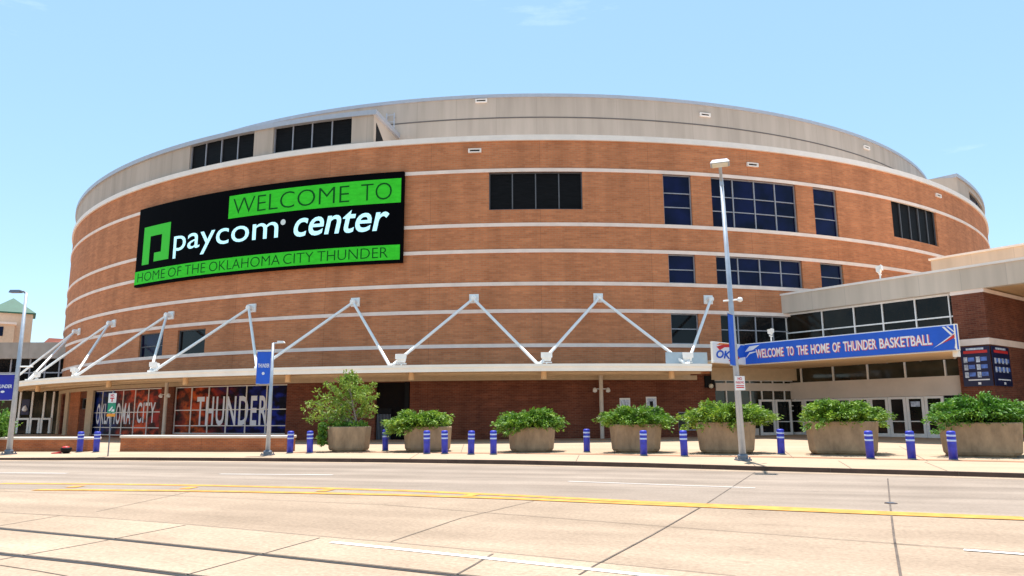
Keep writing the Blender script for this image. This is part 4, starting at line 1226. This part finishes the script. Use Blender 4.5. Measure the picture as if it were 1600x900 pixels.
YT = 150.0
pc = on_y(20, 478, YT)
zt2 = on_y(30, 484.5, YT).z - 1.1; zr = zt2 + 2.7
tower = thing('tan_tower', 'tan tower with a green pyramid roof far behind the lobby building', 'tower', (pc.x, YT, 0))
TA = R_(33.5); tc_ = (pc.x, YT)
TWD = 7.4
mb = MB(); mb.obox(tc_, TA, TWD, TWD, 0, zt2); mb.build('wall', M['tan_wall'], tower)
def tq(x, y, z):
    return (tc_[0] + x * math.cos(TA) - y * math.sin(TA), tc_[1] + x * math.sin(TA) + y * math.cos(TA), z)
e_ = TWD / 2 + .45
b_ = [tq(-e_, -e_, zt2), tq(e_, -e_, zt2), tq(e_, e_, zt2), tq(-e_, e_, zt2)]
mb = MB(); mb.add(b_ + [(q[0], q[1], zt2 + .25) for q in b_] + [tq(0, 0, zr + .9)], [(3, 2, 1, 0), (0, 1, 5, 4), (1, 2, 6, 5), (2, 3, 7, 6), (3, 0, 4, 7), (4, 5, 8), (5, 6, 8), (6, 7, 8), (7, 4, 8)])
mb.build('roof', M['green_roof'], tower)
zh_ = on_y(10, 512, YT).z
mb = MB(); mb.obox(tc_, TA, 6.0, 2.5, 0, zh_, -2.2, -TWD / 2 - 1.26); ba = mb.build('bay', M['tan_wall'], tower)
mb = MB(); mb.obox(tc_, TA, 6.5, 2.9, zh_ + .01, zh_ + .45, -2.2, -TWD / 2 - 1.46); mb.build('bay_cornice', M['stone'], ba)
mb = MB(); mb.obox(tc_, TA, 1.6, .1, on_y(5, 530, YT).z, on_y(5, 516, YT).z, -1.8, -TWD / 2 - 2.56); mb.build('window', M['navy_glass'], ba)
YR = 130.0
p0, p1 = on_y(73, 535, YR), on_y(112, 535, YR)
rh = thing('brick_roofhouse', 'small red tiled roof showing beyond the lobby building', 'building', (p0.x, YR, 0))
zr0 = on_y(85, 533, YR).z
mb = MB(); mb.box(p0.x, p1.x, YR, YR + 1.2, 0, zr0 - .3); mb.build('wall', M['tan_wall'], rh)
mb = MB(); zt3 = on_y(85, 527.5, YR).z; mb.hexa([(p0.x - .3, YR - .4, zr0 - .29), (p1.x, YR - .4, zr0 - .29), (p1.x, YR + 1.6, zr0 - .29), (p0.x - .3, YR + 1.6, zr0 - .29), (p0.x, YR + .5, zt3), (p1.x, YR + .5, zt3 - .3), (p1.x, YR + 1, zt3 - .3), (p0.x, YR + 1, zt3)]); mb.build('roof', M['red_roof'], rh)

# ================================================================== LOW BRICK WALLS
def low_wall(pa_, pb_, zh, label, depth=0.9):
    a, b = on_plaza(*pa_), on_plaza(*pb_)
    d = (b - a); L = math.hypot(d.x, d.y); ang = math.atan2(d.y, d.x)
    mid = (a + b) / 2; g0 = min(a.z, b.z)
    t = thing('planter_wall', label, 'wall', (mid.x, mid.y, g0), 'low brick walls along the pavement')
    uvf = lambda v: ((v[0] - mid.x) * math.cos(ang) + (v[1] - mid.y) * math.sin(ang) + (v[0] - mid.x) * 0 + ((v[1] - mid.y) * math.cos(ang) - (v[0] - mid.x) * math.sin(ang)), v[2])
    mb = MB(); mb.obox((mid.x, mid.y), ang, L, depth, g0 - .3, g0 + zh - .14, 0, depth / 2); mb.build('wall', M['brick_low'], t, uv=uvf)
    mb = MB(); mb.obox((mid.x, mid.y), ang, L + .12, depth + .12, g0 + zh - .138, g0 + zh, 0, depth / 2)
    o = mb.build('wall_cap', M['cap'], t)
    bv = o.modifiers.new('bevel', 'BEVEL'); bv.width = 0.05; bv.segments = 3; bv.limit_method = 'ANGLE'
low_wall((-160, 705.5), (136, 705.5), 0.78, 'short low brick wall with pale stone cap at far left by the banner lamp')
low_wall((187, 705.5), (447, 706), 0.83, 'long low brick wall with pale stone cap below the THUNDER windows')

# ================================================================== PLANTERS AND SHRUBS
def foliage_np(name, m, parent, centers, normals, rng, size, per=7, aspect=3.2, spread=0.55, loc=(0, 0, 0)):
    """many small pointed leaves fanned out from each spray"""
    V = []; Fc = []
    for c, nrm in zip(centers, normals):
        for _ in range(per):
            d = nrm + rng.normal(0, spread, 3); d /= np.linalg.norm(d) + 1e-9
            s = np.cross(d, rng.normal(0, 1, 3)); s /= np.linalg.norm(s) + 1e-9
            L = size * rng.uniform(.6, 1.3); w = L / aspect / 2
            b = c + rng.normal(0, size * .35, 3)
            k = len(V)
            bend = np.array([0, 0, -L * 0.12])
            V += [b, b + d * L * .5 + s * w, b + d * L + bend, b + d * L * .5 - s * w]
            Fc.append((k, k + 1, k + 2, k + 3))
    me = bpy.data.meshes.new(name)
    me.from_pydata([tuple(v) for v in V], [], Fc)
    me.materials.append(m); me.update()
    o = bpy.data.objects.new(name, me); COL.objects.link(o)
    o.parent = parent; o.location = loc
    return o

def juniper(center, rx, ry, h, label, seed, lean=0.0):
    rng = np.random.default_rng(seed)
    t = thing('juniper_shrub', label, 'shrub', tuple(center), 'juniper shrubs growing in the concrete planters')
    C, Nn = [], []
    nb = int(rng.integers(52, 74)); gap = rng.uniform(0, 2 * PI); gap2 = rng.uniform(0, 2 * PI)
    br = MB()
    for k in range(nb):                       # arching branches, each clothed in sprays
        a = 2 * PI * (k + rng.uniform(-.4, .4)) / nb
        reach = .30 + .80 * rng.uniform(0, 1) ** .6
        reach *= 1 - .35 * math.exp(-((a - gap + PI) % (2 * PI) - PI) ** 2 / .12) + .10 * math.exp(-((a - gap2 + PI) % (2 * PI) - PI) ** 2 / .2)
        up = h * (.92 - .50 * min(reach, 1.05) ** 3) * rng.uniform(.55, 1.12)
        if reach > .9 and rng.random() < .22: up = -h * rng.uniform(.0, .18)
        tip = np.array([math.cos(a) * rx * reach + lean * reach, math.sin(a) * ry * reach, up])
        mid = tip * np.array([.5, .5, 0]) + np.array([0, 0, max(up, .2 * h) * 1.0 + .18 * h])
        prev = np.zeros(3)
        for j in range(1, 9):
            s = j / 8
            q = 2 * s * (1 - s) * mid + s * s * tip
            if s > .22:
                dirv = q - prev; dirv /= np.linalg.norm(dirv) + 1e-9
                for _ in range(9):
                    C.append(q + rng.normal(0, .085, 3) * np.array([1, 1, .5])); Nn.append(dirv * 1.2 + np.array([0, 0, .18]) + rng.normal(0, .22, 3))
            br.tube(tuple(prev), tuple(q), 0.022 * (1.2 - s), n=5, caps=False)
            prev = q
        if k % 9 == 0:                        # bare twig poking out
            br.tube(tuple(prev), tuple(prev + np.array([math.cos(a) * .16, math.sin(a) * .1, rng.uniform(.0, .16)])), 0.010, n=4, caps=False)
    for _ in range(800):                      # dense mat low in the middle
        a = rng.uniform(0, 2 * PI); r = math.sqrt(rng.uniform(0, 1)) * .92
        zz = h * rng.uniform(.0, .80) * (1 - .55 * r * r)
        C.append(np.array([math.cos(a) * rx * r, math.sin(a) * ry * r, zz])); Nn.append(np.array([math.cos(a) * .9, math.sin(a) * .9, .35]))
    foliage_np('foliage', M['juniper'], t, C, Nn, rng, 0.15, per=4, aspect=2.5, spread=.38)
    br.build('branches', M['twig'], t, loc=(0, 0, 0))
    return t

def planter(px, base_y, top_y, w_px, w_bot, label, shallow=0.72):
    c = on_plaza(px, base_y)
    dist = math.hypot(c.x, c.y)
    sc = math.sqrt(dist * dist) / FPX * math.cos(math.atan2(c.x, c.y)) * 1.0 / math.cos(PITCH)
    yy = c.y * math.cos(PITCH) + (c.z - CAMZ) * math.sin(PITCH)       # depth along the lens axis
    mpp = yy / FPX
    w = w_px * mpp; wb = w_bot * mpp
    zt_ = on_y(px, top_y, c.y).z
    H = zt_ - c.z
    D = w * shallow
    cx_, cy_ = c.x, c.y + D / 2
    dx = c.x * (D / 2) / c.y
    cx_ += dx
    t = thing('concrete_planter', label, 'planter', (cx_, cy_, gz(cx_, cy_)), 'concrete planters along the plaza')
    g0 = gz(cx_, cy_) - t.location.z
    def ring(w_, d_, z, ch):
        a, b = w_ / 2, d_ / 2
        return [(-a + ch, -b, z), (a - ch, -b, z), (a, -b + ch, z), (a, b - ch, z), (a - ch, b, z), (-a + ch, b, z), (-a, b - ch, z), (-a, -b + ch, z)]
    Hh = H
    rings = [ring(wb * .84, D * .80, -0.02, .24), ring(wb * .84, D * .80, 0.06, .24), ring(wb * .95, D * .90, 0.065, .26), ring(wb * 1.015, D * .95, 0.17, .26), ring(w, D, Hh - .03, .28), ring(w - .04, D - .04, Hh, .28), ring(w - .26, D - .26, Hh, .30), ring(w - .28, D - .28, Hh - .14, .30)]
    vs = [p for r in rings for p in r]
    fs = [(j * 8 + i, j * 8 + (i + 1) % 8, (j + 1) * 8 + (i + 1) % 8, (j + 1) * 8 + i) for j in range(len(rings) - 1) for i in range(8)]
    fs.append(tuple(range(8))[::-1])
    mb = MB(); mb.add(vs, fs)
    yaw = -math.atan2(c.x, c.y)
    o = mb.build('planter_body', M['planter'], t, loc=(0, 0, 0)); o.rotation_euler.z = yaw
    mb = MB(); r = ring(w - .285, D - .285, Hh - .12, .30); mb.add(r, [tuple(range(8))]); o2 = mb.build('soil', M['soil'], t, loc=(0, 0, 0)); o2.rotation_euler.z = yaw
    return t, w, D, H, mpp, Vector((cx_, cy_, gz(cx_, cy_) + Hh - .12))

PL = [  # px, base y, rim y, top width, bottom width, label
    (545, 706.3, 667, 68, 62, 'concrete planter with chamfered corners holding the small leafy tree'),
    (668, 706.3, 667, 76, 70, 'concrete planter partly hidden by two blue bollards standing close together'),
    (831, 707.0, 668, 75, 68, 'concrete planter standing alone under the middle of the canopy with no bollard before it'),
    (994, 708.0, 663, 82, 74, 'concrete planter below the two wall notices with one bollard in front'),
    (1136, 709.8, 660, 92, 82, 'concrete planter directly behind the tall lamp post'),
    (1318, 711.8, 659, 108, 98, 'wide concrete planter in front of the glass doors'),
    (1536, 715.2, 661, 116, 106, 'largest concrete planter at the right, below the poster boards')]
SH_ = [None,
    (604, 708, 642, 'spreading juniper in the planter with two close bollards, drooping over its left rim'),
    (774, 884, 641, 'low flat juniper in the planter standing alone under the middle of the canopy'),
    (936, 1053, 636, 'bright juniper in front of the two wall notices'),
    (1070, 1209, 628, 'wide juniper reaching out on both sides behind the tall lamp post'),
    (1246, 1388, 626, 'thick juniper in the wide planter before the glass doors'),
    (1454, 1622, 617, 'largest dense juniper below the poster boards at the right')]
info = []
for i, a in enumerate(PL):
    r = planter(*a); info.append(r)
    if SH_[i]:
        x0, x1, yt, lab = SH_[i]
        t, w, D, H, mpp, top = r
        rx = (x1 - x0) / 2 * mpp * 1.0
        cxp = on_y((x0 + x1) / 2, a[2], top.y).x
        hh = on_y(a[0], yt, top.y).z - top.z
        juniper((cxp, top.y, top.z), rx, D * .62 + .15, hh - 0.03, lab, 11 + i)

# small tree in the first planter
t, w, D, H, mpp, top = info[0]
rng = np.random.default_rng(5)
tr = thing('young_tree', 'small yellow green tree with thin trunk growing in the leftmost concrete planter', 'tree', tuple(top))
mb = MB(); C, Nn = [], []
def T(px, py, dy=0.0):
    q = on_y(px, py, top.y + dy); return np.array([q.x - top.x, q.y - top.y, q.z - top.z])
base = T(556, 668)
stem = [np.array([base[0], 0, 0]), T(556, 655), T(553, 640), T(549, 620), T(546, 603), T(544, 592)]
for a, b, r0, r1 in zip(stem[:-1], stem[1:], (.055, .048, .038, .028, .018), (.048, .038, .028, .018, .01)):
    mb.tube(tuple(a), tuple(b), r0, r1, n=8, caps=False)
tips = [(540, 588, 0), (552, 585, .3), (531, 594, -.4), (561, 594, .5), (520, 606, -.5), (572, 606, .2), (583, 604, -.4), (510, 602, .3), (586, 620, 0), (575, 632, -.4), (587, 640, .2), (497, 616, -.3), (485, 626, .3), (480, 637, -.2), (490, 648, .4), (484, 655, .0), (505, 652, -.5), (515, 640, .5), (524, 625, 0), (540, 612, .5), (560, 618, -.6), (548, 602, -.5), (530, 638, -.7), (565, 645, .6), (500, 632, .6), (512, 620, -.7), (538, 600, .7), (556, 606, .9), (545, 630, .8), (570, 618, -.9), (535, 652, .6), (578, 612, .7)]
for px, py, dy in tips:
    tip = T(px, py, dy)
    hb = min(max(tip[2] - abs(tip[0] - base[0]) * .55 - .25, .25), stem[-1][2] * .9)
    # attach on the stem at height hb
    att = stem[-1]
    for a, b in zip(stem[:-1], stem[1:]):
        if a[2] <= hb <= b[2]:
            s = (hb - a[2]) / (b[2] - a[2] + 1e-9); att = a + (b - a) * s
    mid = (att + tip) / 2 + np.array([0, 0, .12])
    prev = att
    for j in range(1, 8):
        s = j / 7
        q = (1 - s) ** 2 * att + 2 * s * (1 - s) * mid + s * s * tip
        mb.tube(tuple(prev), tuple(q), .014 * (1.1 - s * .8), n=5, caps=False)
        if s > .3:
            dv = q - prev; dv /= np.linalg.norm(dv) + 1e-9
            for _ in range(5):
                C.append(q + rng.normal(0, .085, 3)); Nn.append(dv * .6 + np.array([0, 0, .25]) + rng.normal(0, .45, 3))
        prev = q
mb.build('trunk', M['bark'], tr, loc=(0, 0, 0))
foliage_np('crown', M['tree_leaf'], tr, C, Nn, rng, 0.16, per=6, aspect=2.3, spread=.75)
# ivy and ground cover at its foot
iv = thing('trailing_ivy', 'ground cover trailing over the left rim of the small tree planter', 'plant', tuple(top))
C, Nn = [], []
for _ in range(160):
    a = rng.uniform(0, 2 * PI); r = math.sqrt(rng.uniform(0, 1))
    C.append(np.array([math.cos(a) * r * w * .45, math.sin(a) * r * D * .45, rng.uniform(.02, .28)])); Nn.append(np.array([0, 0, 1.]))
for _ in range(170):
    z = rng.uniform(-.75, .3); C.append(np.array([-w * .5 - rng.uniform(-.05, .22) + z * .06, -D * .30 + rng.uniform(-.38, .2), z])); Nn.append(np.array([-.5, -.5, -.4]))
foliage_np('foliage', M['juniper'], iv, C, Nn, rng, 0.15, per=5, aspect=1.8)
# bush behind the left wall at the picture's edge
bp_ = on_y(-6, 690, 41)
bu = thing('leafy_bush', 'bright green bush behind the short brick wall at the left edge', 'bush', (bp_.x, 41, gz(bp_.x, 41)))
C, Nn = [], []
mb = MB()
for k in range(26):
    a = rng.uniform(0, 2 * PI); r = rng.uniform(.2, .85); z = rng.uniform(.9, 2.3)
    tip = np.array([math.cos(a) * r, math.sin(a) * r, z]); mb.tube((0, 0, .1), tuple(tip), .03, .01, n=5, caps=False)
    for _ in range(16): C.append(tip * rng.uniform(.55, 1.02) + rng.normal(0, .16, 3)); Nn.append(tip * .4 + np.array([0, 0, .3]))
mb.build('branches', M['twig'], bu, loc=(0, 0, 0))
foliage_np('foliage', M['juniper'], bu, C, Nn, rng, 0.19, per=5, aspect=2.2, spread=.7)

# ================================================================== across the street, out of the picture (mirrored in the entrance glass)
def street_tree(x, y, h, seed, label):
    rng = np.random.default_rng(seed)
    t = thing('street_tree', label, 'tree', (x, y, 0), 'trees across the street')
    mb = MB(); mb.tube((0, 0, 0), (0, 0, h * .45), .18, .13, n=9); C = []; Nn = []
    for k in range(34):
        a = rng.uniform(0, 2 * PI); r = rng.uniform(.3, 1) * h * .33; z = h * rng.uniform(.42, .98); r *= 1.1 - abs(z / h - .65) * 1.3
        tip = np.array([math.cos(a) * r, math.sin(a) * r, z]); mb.tube((0, 0, h * .4), tuple(tip), .07, .02, n=5, caps=False)
        for _ in range(22): C.append(tip * rng.uniform(.82, 1.02) + rng.normal(0, h * .05, 3)); Nn.append(rng.normal(0, 1, 3) + np.array([0, 0, .4]))
    mb.build('trunk', M['bark'], t, loc=(0, 0, 0))
    foliage_np('crown', M['juniper'], t, C, Nn, rng, .5, per=3, aspect=1.8, spread=.8)
for i_, (x, y, h) in enumerate(((-30, 2, 9), (-42, 8, 10), (-56, 12, 11), (-38, -8, 10), (-60, -2, 12))):
    street_tree(x, y, h, 60 + i_, 'leafy street tree across the road, outside the picture')
bb = thing('office_block', 'tan office block across the street, outside the picture', 'building', (-95, 0, 0))
mb = MB(); mb.box(-110, -85, -40, 30, -.2, 16); mb.build('wall', M['tan_wall'], bb)
mb = MB()
for fl_ in range(4): mb.box(-84.99, -84.9, -38, 28, 1.5 + 3.7 * fl_, 3.3 + 3.7 * fl_)
mb.build('window_strip', M['dark_glass'], bb)

# ================================================================== BOLLARDS
BO = [(124, 706.5, 'blue bollard in front of the end of the short brick wall at far left'),
      (150, 706.5, 'blue bollard in the gap between the two low brick walls, left of the sign post'),
      (453, 708, 'blue bollard at the right end of the long low brick wall'),
      (484, 708, 'blue bollard between the long brick wall and the small tree planter'),
      (602, 704.5, 'blue bollard between the small tree planter and the next planter'),
      (667, 709, 'blue bollard in front of the middle of the second planter from the left'),
      (695, 709, 'blue bollard in front of the right edge of the second planter from the left'),
      (736, 710, 'left one of the two blue bollards between the second and third planters'),
      (771, 710, 'blue bollard just left of the third planter from the left'),
      (917, 706.5, 'blue bollard alone between the third and fourth planters'),
      (1006, 712, 'blue bollard in front of the planter below the wall notices'),
      (1069.5, 713, 'blue bollard in the gap left of the planter behind the tall lamp'),
      (1221, 710, 'blue bollard right of the tall lamp post, in front of the doors'),
      (1360.5, 717, 'blue bollard covering the right edge of the wide planter by the doors'),
      (1425, 718, 'blue bollard standing clear between the two rightmost planters'),
      (1490, 719, 'blue bollard covering the left edge of the largest planter')]
proto = None
rb = random.Random(4)
for x, y, lab in BO:
    p = on_plaza(x, y)
    if proto is None:
        proto = thing('bollard', lab, 'bollard', p, 'blue bollards along the pavement')
        mb = MB(); mb.lathe((0, 0, 0), [(.150, -.05), (.150, .70), (.152, .99), (.145, 1.03), (.10, 1.055), (.02, 1.06)], 18); mb.build('post', M['blue'], proto, loc=(0, 0, 0), smooth=True)
        for z0, z1 in ((.68, .74), (.86, .92)):
            mb = MB(); mb.lathe((0, 0, 0), [(.149, z0 - .004), (.1555, z0), (.1565, z1), (.149, z1 + .004)], 18); mb.build('reflective_band', M['band'], proto, loc=(0, 0, 0), smooth=True)
        mb = MB(); mb.lathe((0, 0, 0), [(.20, -.03), (.19, .012), (.153, .018), (.1525, .05), (.14, .055)], 18); mb.build('base_collar', M['dark_steel'], proto, loc=(0, 0, 0))
    else:
        b_ = dup(proto, p, lab); b_.rotation_euler = (R_(rb.uniform(-1.3, 1.3)), R_(rb.uniform(-1.3, 1.3)), rb.uniform(0, 6))

# ================================================================== STREET LAMPS AND THEIR BANNERS
def lamp(base, top_z, r0, r1, label, head, lean=0.0):
    t = thing('street_lamp', label, 'street lamp', base, 'street lamps on the pavement')
    t.rotation_euler.y = lean
    H = top_z - base.z
    mb = MB(); mb.tube((0, 0, 0.05), (0, 0, H), r0, r1, n=14); mb.build('pole', M['galv'], t, loc=(0, 0, 0), smooth=True)
    mb = MB(); mb.box(-.26, .26, -.26, .26, -.02, .06); mb.lathe((0, 0, .06), [(.2, 0), (.2, .12), (r0 + .03, .17)], 14)
    for sx in (-1, 1):
        for sy in (-1, 1): mb.tube((sx * .2, sy * .2, .06), (sx * .2, sy * .2, .13), .03, n=6)
    mb.build('base_plate', M['dark_steel'], t, loc=(0, 0, 0))
    head(t, H)
    return t
# tall lamp on the right: shoebox heads on a short cross arm
pr = on_plaza(1161, 719.5); zr_ = on_y(1124.5, 287, pr.y).z
def head_r(t, H):
    mb = MB(); mb.tube((0, 0, H - .1), (0, 0, H + .25), .09, .07, n=10); mb.tube((0, .1, H + .12), (0, -1.6, H + .30), .06, n=8); mb.build('arm', M['galv'], t, loc=(0, 0, 0))
    mb = MB(); mb.hexa([(-.36, -2.1, H + .22), (.36, -2.1, H + .22), (.36, -1.5, H + .22), (-.36, -1.5, H + .22), (-.27, -2.02, H + .36), (.27, -2.02, H + .36), (.27, -1.58, H + .36), (-.27, -1.58, H + .36)]); mb.build('lamp_head', M['galv'], t, loc=(0, 0, 0))
    mb = MB(); mb.box(-.29, .29, -2.03, -1.57, H + .18, H + .218); mb.build('lamp_lens', M['lens'], t, loc=(0, 0, 0))
    for ch in t.children:
        if ch.name.split('.')[0] in ('arm', 'lamp_head', 'lamp_lens'): ch.rotation_euler.z = R_(-17)
    zz = on_y(1146, 470, pr.y).z - pr.z
    mb = MB(); mb.tube((-.3, 0, zz), (.34, -.1, zz + .03), .035, n=8); mb.lathe((.34, -.1, zz - .07), [(.03, 0), (.11, .05), (.11, .14), (.03, .19)], 10); mb.build('side_light', M['white'], t, loc=(0, 0, 0))
lamp(pr, zr_, .135, .075, 'tall grey street lamp at the right with a wide lamp head, standing by the kerb', head_r, R_(-1.15))
def street_banner(base, c0, c1, z0, z1, label, mat_, word, words_v=(.42, .58), arms_from=None):
    """cloth between two arms; c0/c1 horizontal ends of the cloth"""
    t = thing('street_banner', label, 'banner', (c1[0], c1[1], z0), 'banners on the street lamps')
    a = Vector(c0); b = Vector(c1); d = (b - a); n_ = Vector((d.y, -d.x)).normalized()
    N1, N2 = 6, 8
    def f(u, v, off=0.0):
        q = a + d * u + n_ * (0.035 * math.sin(u * PI) * math.sin(v * 4 + u * 2) + off)
        return (q.x, q.y, z0 + (z1 - z0) * v)
    mb = MB()
    for off in (0.006, -0.006):
        vs = [f(i / N1, j / N2, off) for j in range(N2 + 1) for i in range(N1 + 1)]
        fs = [(j * (N1 + 1) + i, j * (N1 + 1) + i + 1, (j + 1) * (N1 + 1) + i + 1, (j + 1) * (N1 + 1) + i) for j in range(N2) for i in range(N1)]
        mb.add(vs, fs if off > 0 else [q[::-1] for q in fs])
    mb.build('cloth', M[mat_], t)
    mb = MB()
    for z in (z0, z1): mb.tube((a.x, a.y, z), (b.x, b.y, z), .025, n=8)
    mb.build('arm', M['galv'], t)
    if word:
        mb = MB(); lettering(mb, word, lambda u, v: f(u, v, .022), .10, .94, words_v[0], words_v[1], offset=.02)
        mb.build('lettering', M['banner_white'], t)
        mb = MB(); cc = [(.52 + .10 * math.cos(k * PI / 6), .32 + .045 * math.sin(k * PI / 6)) for k in range(12)]; mb.add([f(u, v, .02) for u, v in cc], [tuple(range(12))]); mb.build('emblem', M['banner_white'], t)
    return t
# right banner, seen almost edge on
za, zb_ = on_y(1140, 492, pr.y).z, on_y(1147, 572, pr.y).z
street_banner(pr, (pr.x - .12 - .34, pr.y - .62), (pr.x - .10, pr.y - .10), zb_, za, 'blue street banner seen nearly edge on, hanging from the tall lamp post', 'banner_blue', None)
# parking sign on the same pole
sz1, sz0 = on_y(1156, 588, pr.y).z, on_y(1157, 610, pr.y).z
t = thing('parking_sign', 'small white sign with red lettering fixed to the tall lamp post', 'sign', (pr.x, pr.y - .17, sz0))
mb = MB(); mb.box(pr.x - .19, pr.x + .19, pr.y - .185, pr.y - .165, sz0, sz1); mb.build('plate', M['sign_white'], t)
def pm(u, v): return (pr.x - .19 + .38 * u, pr.y - .19, sz0 + (sz1 - sz0) * v)
mb = MB(); lettering(mb, 'NO', pm, .28, .72, .72, .92, offset=.03); lettering(mb, 'PARKING', pm, .08, .92, .46, .64, offset=.02)
mb.add([pm(.1, .16), pm(.9, .16), pm(.9, .24), pm(.1, .24)], [(0, 1, 2, 3)]); mb.add([pm(.1, .30), pm(.9, .30), pm(.9, .36), pm(.1, .36)], [(0, 1, 2, 3)])
mb.build('lettering', M['sign_red'], t)
# left lamp
plf = on_plaza(13.5, 710); zl_ = on_y(36, 458, plf.y).z
def head_l(t, H):
    mb = MB(); mb.tube((0, 0, H - .05), (-.12, 0, H + .07), .055, n=8); mb.tube((-.12, 0, H + .07), (-.35, 0, H + .09), .05, n=8); mb.build('arm', M['dark_steel'], t, loc=(0, 0, 0))
    mb = MB(); mb.hexa([(-.85, -.16, H + .02), (-.3, -.16, H + .02), (-.3, .16, H + .02), (-.85, .16, H + .02), (-.8, -.12, H + .16), (-.32, -.12, H + .16), (-.32, .12, H + .16), (-.8, .12, H + .16)]); mb.build('lamp_head', M['dark_steel'], t, loc=(0, 0, 0))
    zz = on_y(24, 573, plf.y).z - plf.z
    mb = MB(); mb.tube((0, 0, zz), (.75, 0, zz), .04, n=8); mb.build('side_arm', M['white'], t, loc=(0, 0, 0))
lamp(plf, zl_, .14, .075, 'tall grey street lamp at the left edge with a dark flat head', head_l)
zt_, zb_ = on_y(10, 585, plf.y).z, on_y(8, 625, plf.y).z
street_banner(plf, (plf.x - 1.15, plf.y - .05), (plf.x - .10, plf.y - .05), zb_, zt_, 'dark blue street banner with white lettering cut off by the left edge of the photo', 'banner_navy', 'THUNDER', (.46, .60))
# small lamp in the middle
pm_ = on_plaza(418, 711.5); zm_ = on_y(425, 536, pm_.y).z
def head_m(t, H):
    mb = MB(); mb.tube((0, 0, H - .02), (.5, 0, H + .03), .035, n=8); mb.build('arm', M['galv'], t, loc=(0, 0, 0))
    mb = MB(); mb.hexa([(.2, -.1, H - .02), (.55, -.1, H), (.55, .1, H), (.2, .1, H - .02), (.22, -.08, H + .10), (.5, -.08, H + .09), (.5, .08, H + .09), (.22, .08, H + .10)]); mb.build('lamp_head', M['white'], t, loc=(0, 0, 0))
lamp(pm_, zm_, .11, .06, 'short slim grey street lamp in front of the long brick wall', head_m)
zt_, zb_ = on_y(412, 549, pm_.y).z, on_y(412, 600, pm_.y).z
street_banner(pm_, (pm_.x - .72, pm_.y - .02), (pm_.x - .07, pm_.y - .02), zb_, zt_, 'bright blue street banner with white lettering on the short slim lamp', 'banner_blue', 'THUNDER', (.50, .62))

# ================================================================== SIGN POST, SMALL THINGS
ps = on_plaza(168.5, 713)
t = thing('sign_post', 'thin sign post with white, green and orange plates before the wall gap', 'sign', ps, None)
H = on_y(168, 610, ps.y).z - ps.z
mb = MB(); mb.tube((0, 0, 0), (0, 0, H), .03, n=8); mb.build('post', M['dark_steel'], t, loc=(0, 0, 0))
def pz(y): return on_y(168, y, ps.y).z - ps.z
for nm, y0, y1, hw, mm in (('parking_plate', 614.5, 629.5, .185, 'sign_white'), ('green_plate', 630, 645, .185, 'sign_green'), ('orange_plate', 646.5, 651, .20, 'sign_orange')):
    mb = MB(); mb.box(-hw, hw, -.055, -.035, pz(y1), pz(y0)); pl_ = mb.build(nm, M[mm], t, loc=(0, 0, 0))
    mb = MB()
    if nm == 'parking_plate':
        f = lambda u, v: (-.17 + .34 * u, -.06, pz(629.5) + (pz(614.5) - pz(629.5)) * v)
        lettering(mb, 'NO', f, .25, .75, .62, .92, offset=.04); mb.add([f(.42, .1), f(.58, .1), f(.58, .42), f(.42, .42)], [(0, 1, 2, 3)]); mb.add([f(.2, .42), f(.8, .42), f(.8, .54), f(.2, .54)], [(0, 1, 2, 3)]); mb.build('lettering', M['sign_red'], pl_, loc=(0, 0, 0))
    elif nm == 'green_plate':
        f = lambda u, v: (-.17 + .34 * u, -.06, pz(645) + (pz(630) - pz(645)) * v)
        mb.add([f(.1, .2), f(.35, .15), f(.7, .55), f(.6, .68)], [(0, 1, 2, 3)]); mb.add([f(.5, .12), f(.92, .12), f(.92, .4), f(.6, .35)], [(0, 1, 2, 3)]); mb.build('arrow_mark', M['sign_white'], pl_, loc=(0, 0, 0))

pg = on_plaza(103, 708.5)
t = thing('dropped_bag', 'small dark round bag with a red top lying on the pavement with a red strap', 'bag', pg)
mb = MB(); mb.lathe((0, 0, 0), [(.10, -.01), (.17, .03), (.25, .16), (.27, .24), (.22, .30), (.05, .32)], 14); mb.build('bag_body', M['black'], t, loc=(0, 0, 0), smooth=True)
mb = MB(); mb.lathe((0, -.05, .0), [(.10, .12), (.15, .22), (.19, .28), (.14, .35), (.03, .37)], 12); mb.build('bag_top', M['red'], t, loc=(0, 0, 0), smooth=True)
mb = MB(); mb.hexa([(-.62, -.25, .0), (-.40, -.28, .0), (-.18, -.05, .0), (-.25, .02, .0), (-.60, -.23, .05), (-.42, -.26, .07), (-.2, -.06, .10), (-.25, .0, .10)]); mb.build('strap', M['red'], t, loc=(0, 0, 0))

def cover(px, py, r, label, z=0.012, name='manhole_cover'):
    p = on_z(px, py, 0.0)
    t = tag(None, None) if False else thing(name, label, 'manhole cover', (p.x, p.y, 0.0))
    mb = MB(); mb.lathe((0, 0, 0), [(r, 0), (r, z), (r * .9, z + .004), (r * .02, z + .005)], 24); mb.build('rim', M['kerb'], t, loc=(0, 0, 0))
    mb = MB()
    for k in range(-3, 4): mb.box(-r * .62, r * .62, r * .2 * k - .018, r * .2 * k + .018, z + .004, z + .012)
    mb.build('grip_bars', M['dark_steel'], t, loc=(0, 0, 0))
cover(1392, 787, 0.13, 'tiny round valve cover on the joint right of the tall lamp')
bpy.context.view_layer.update()
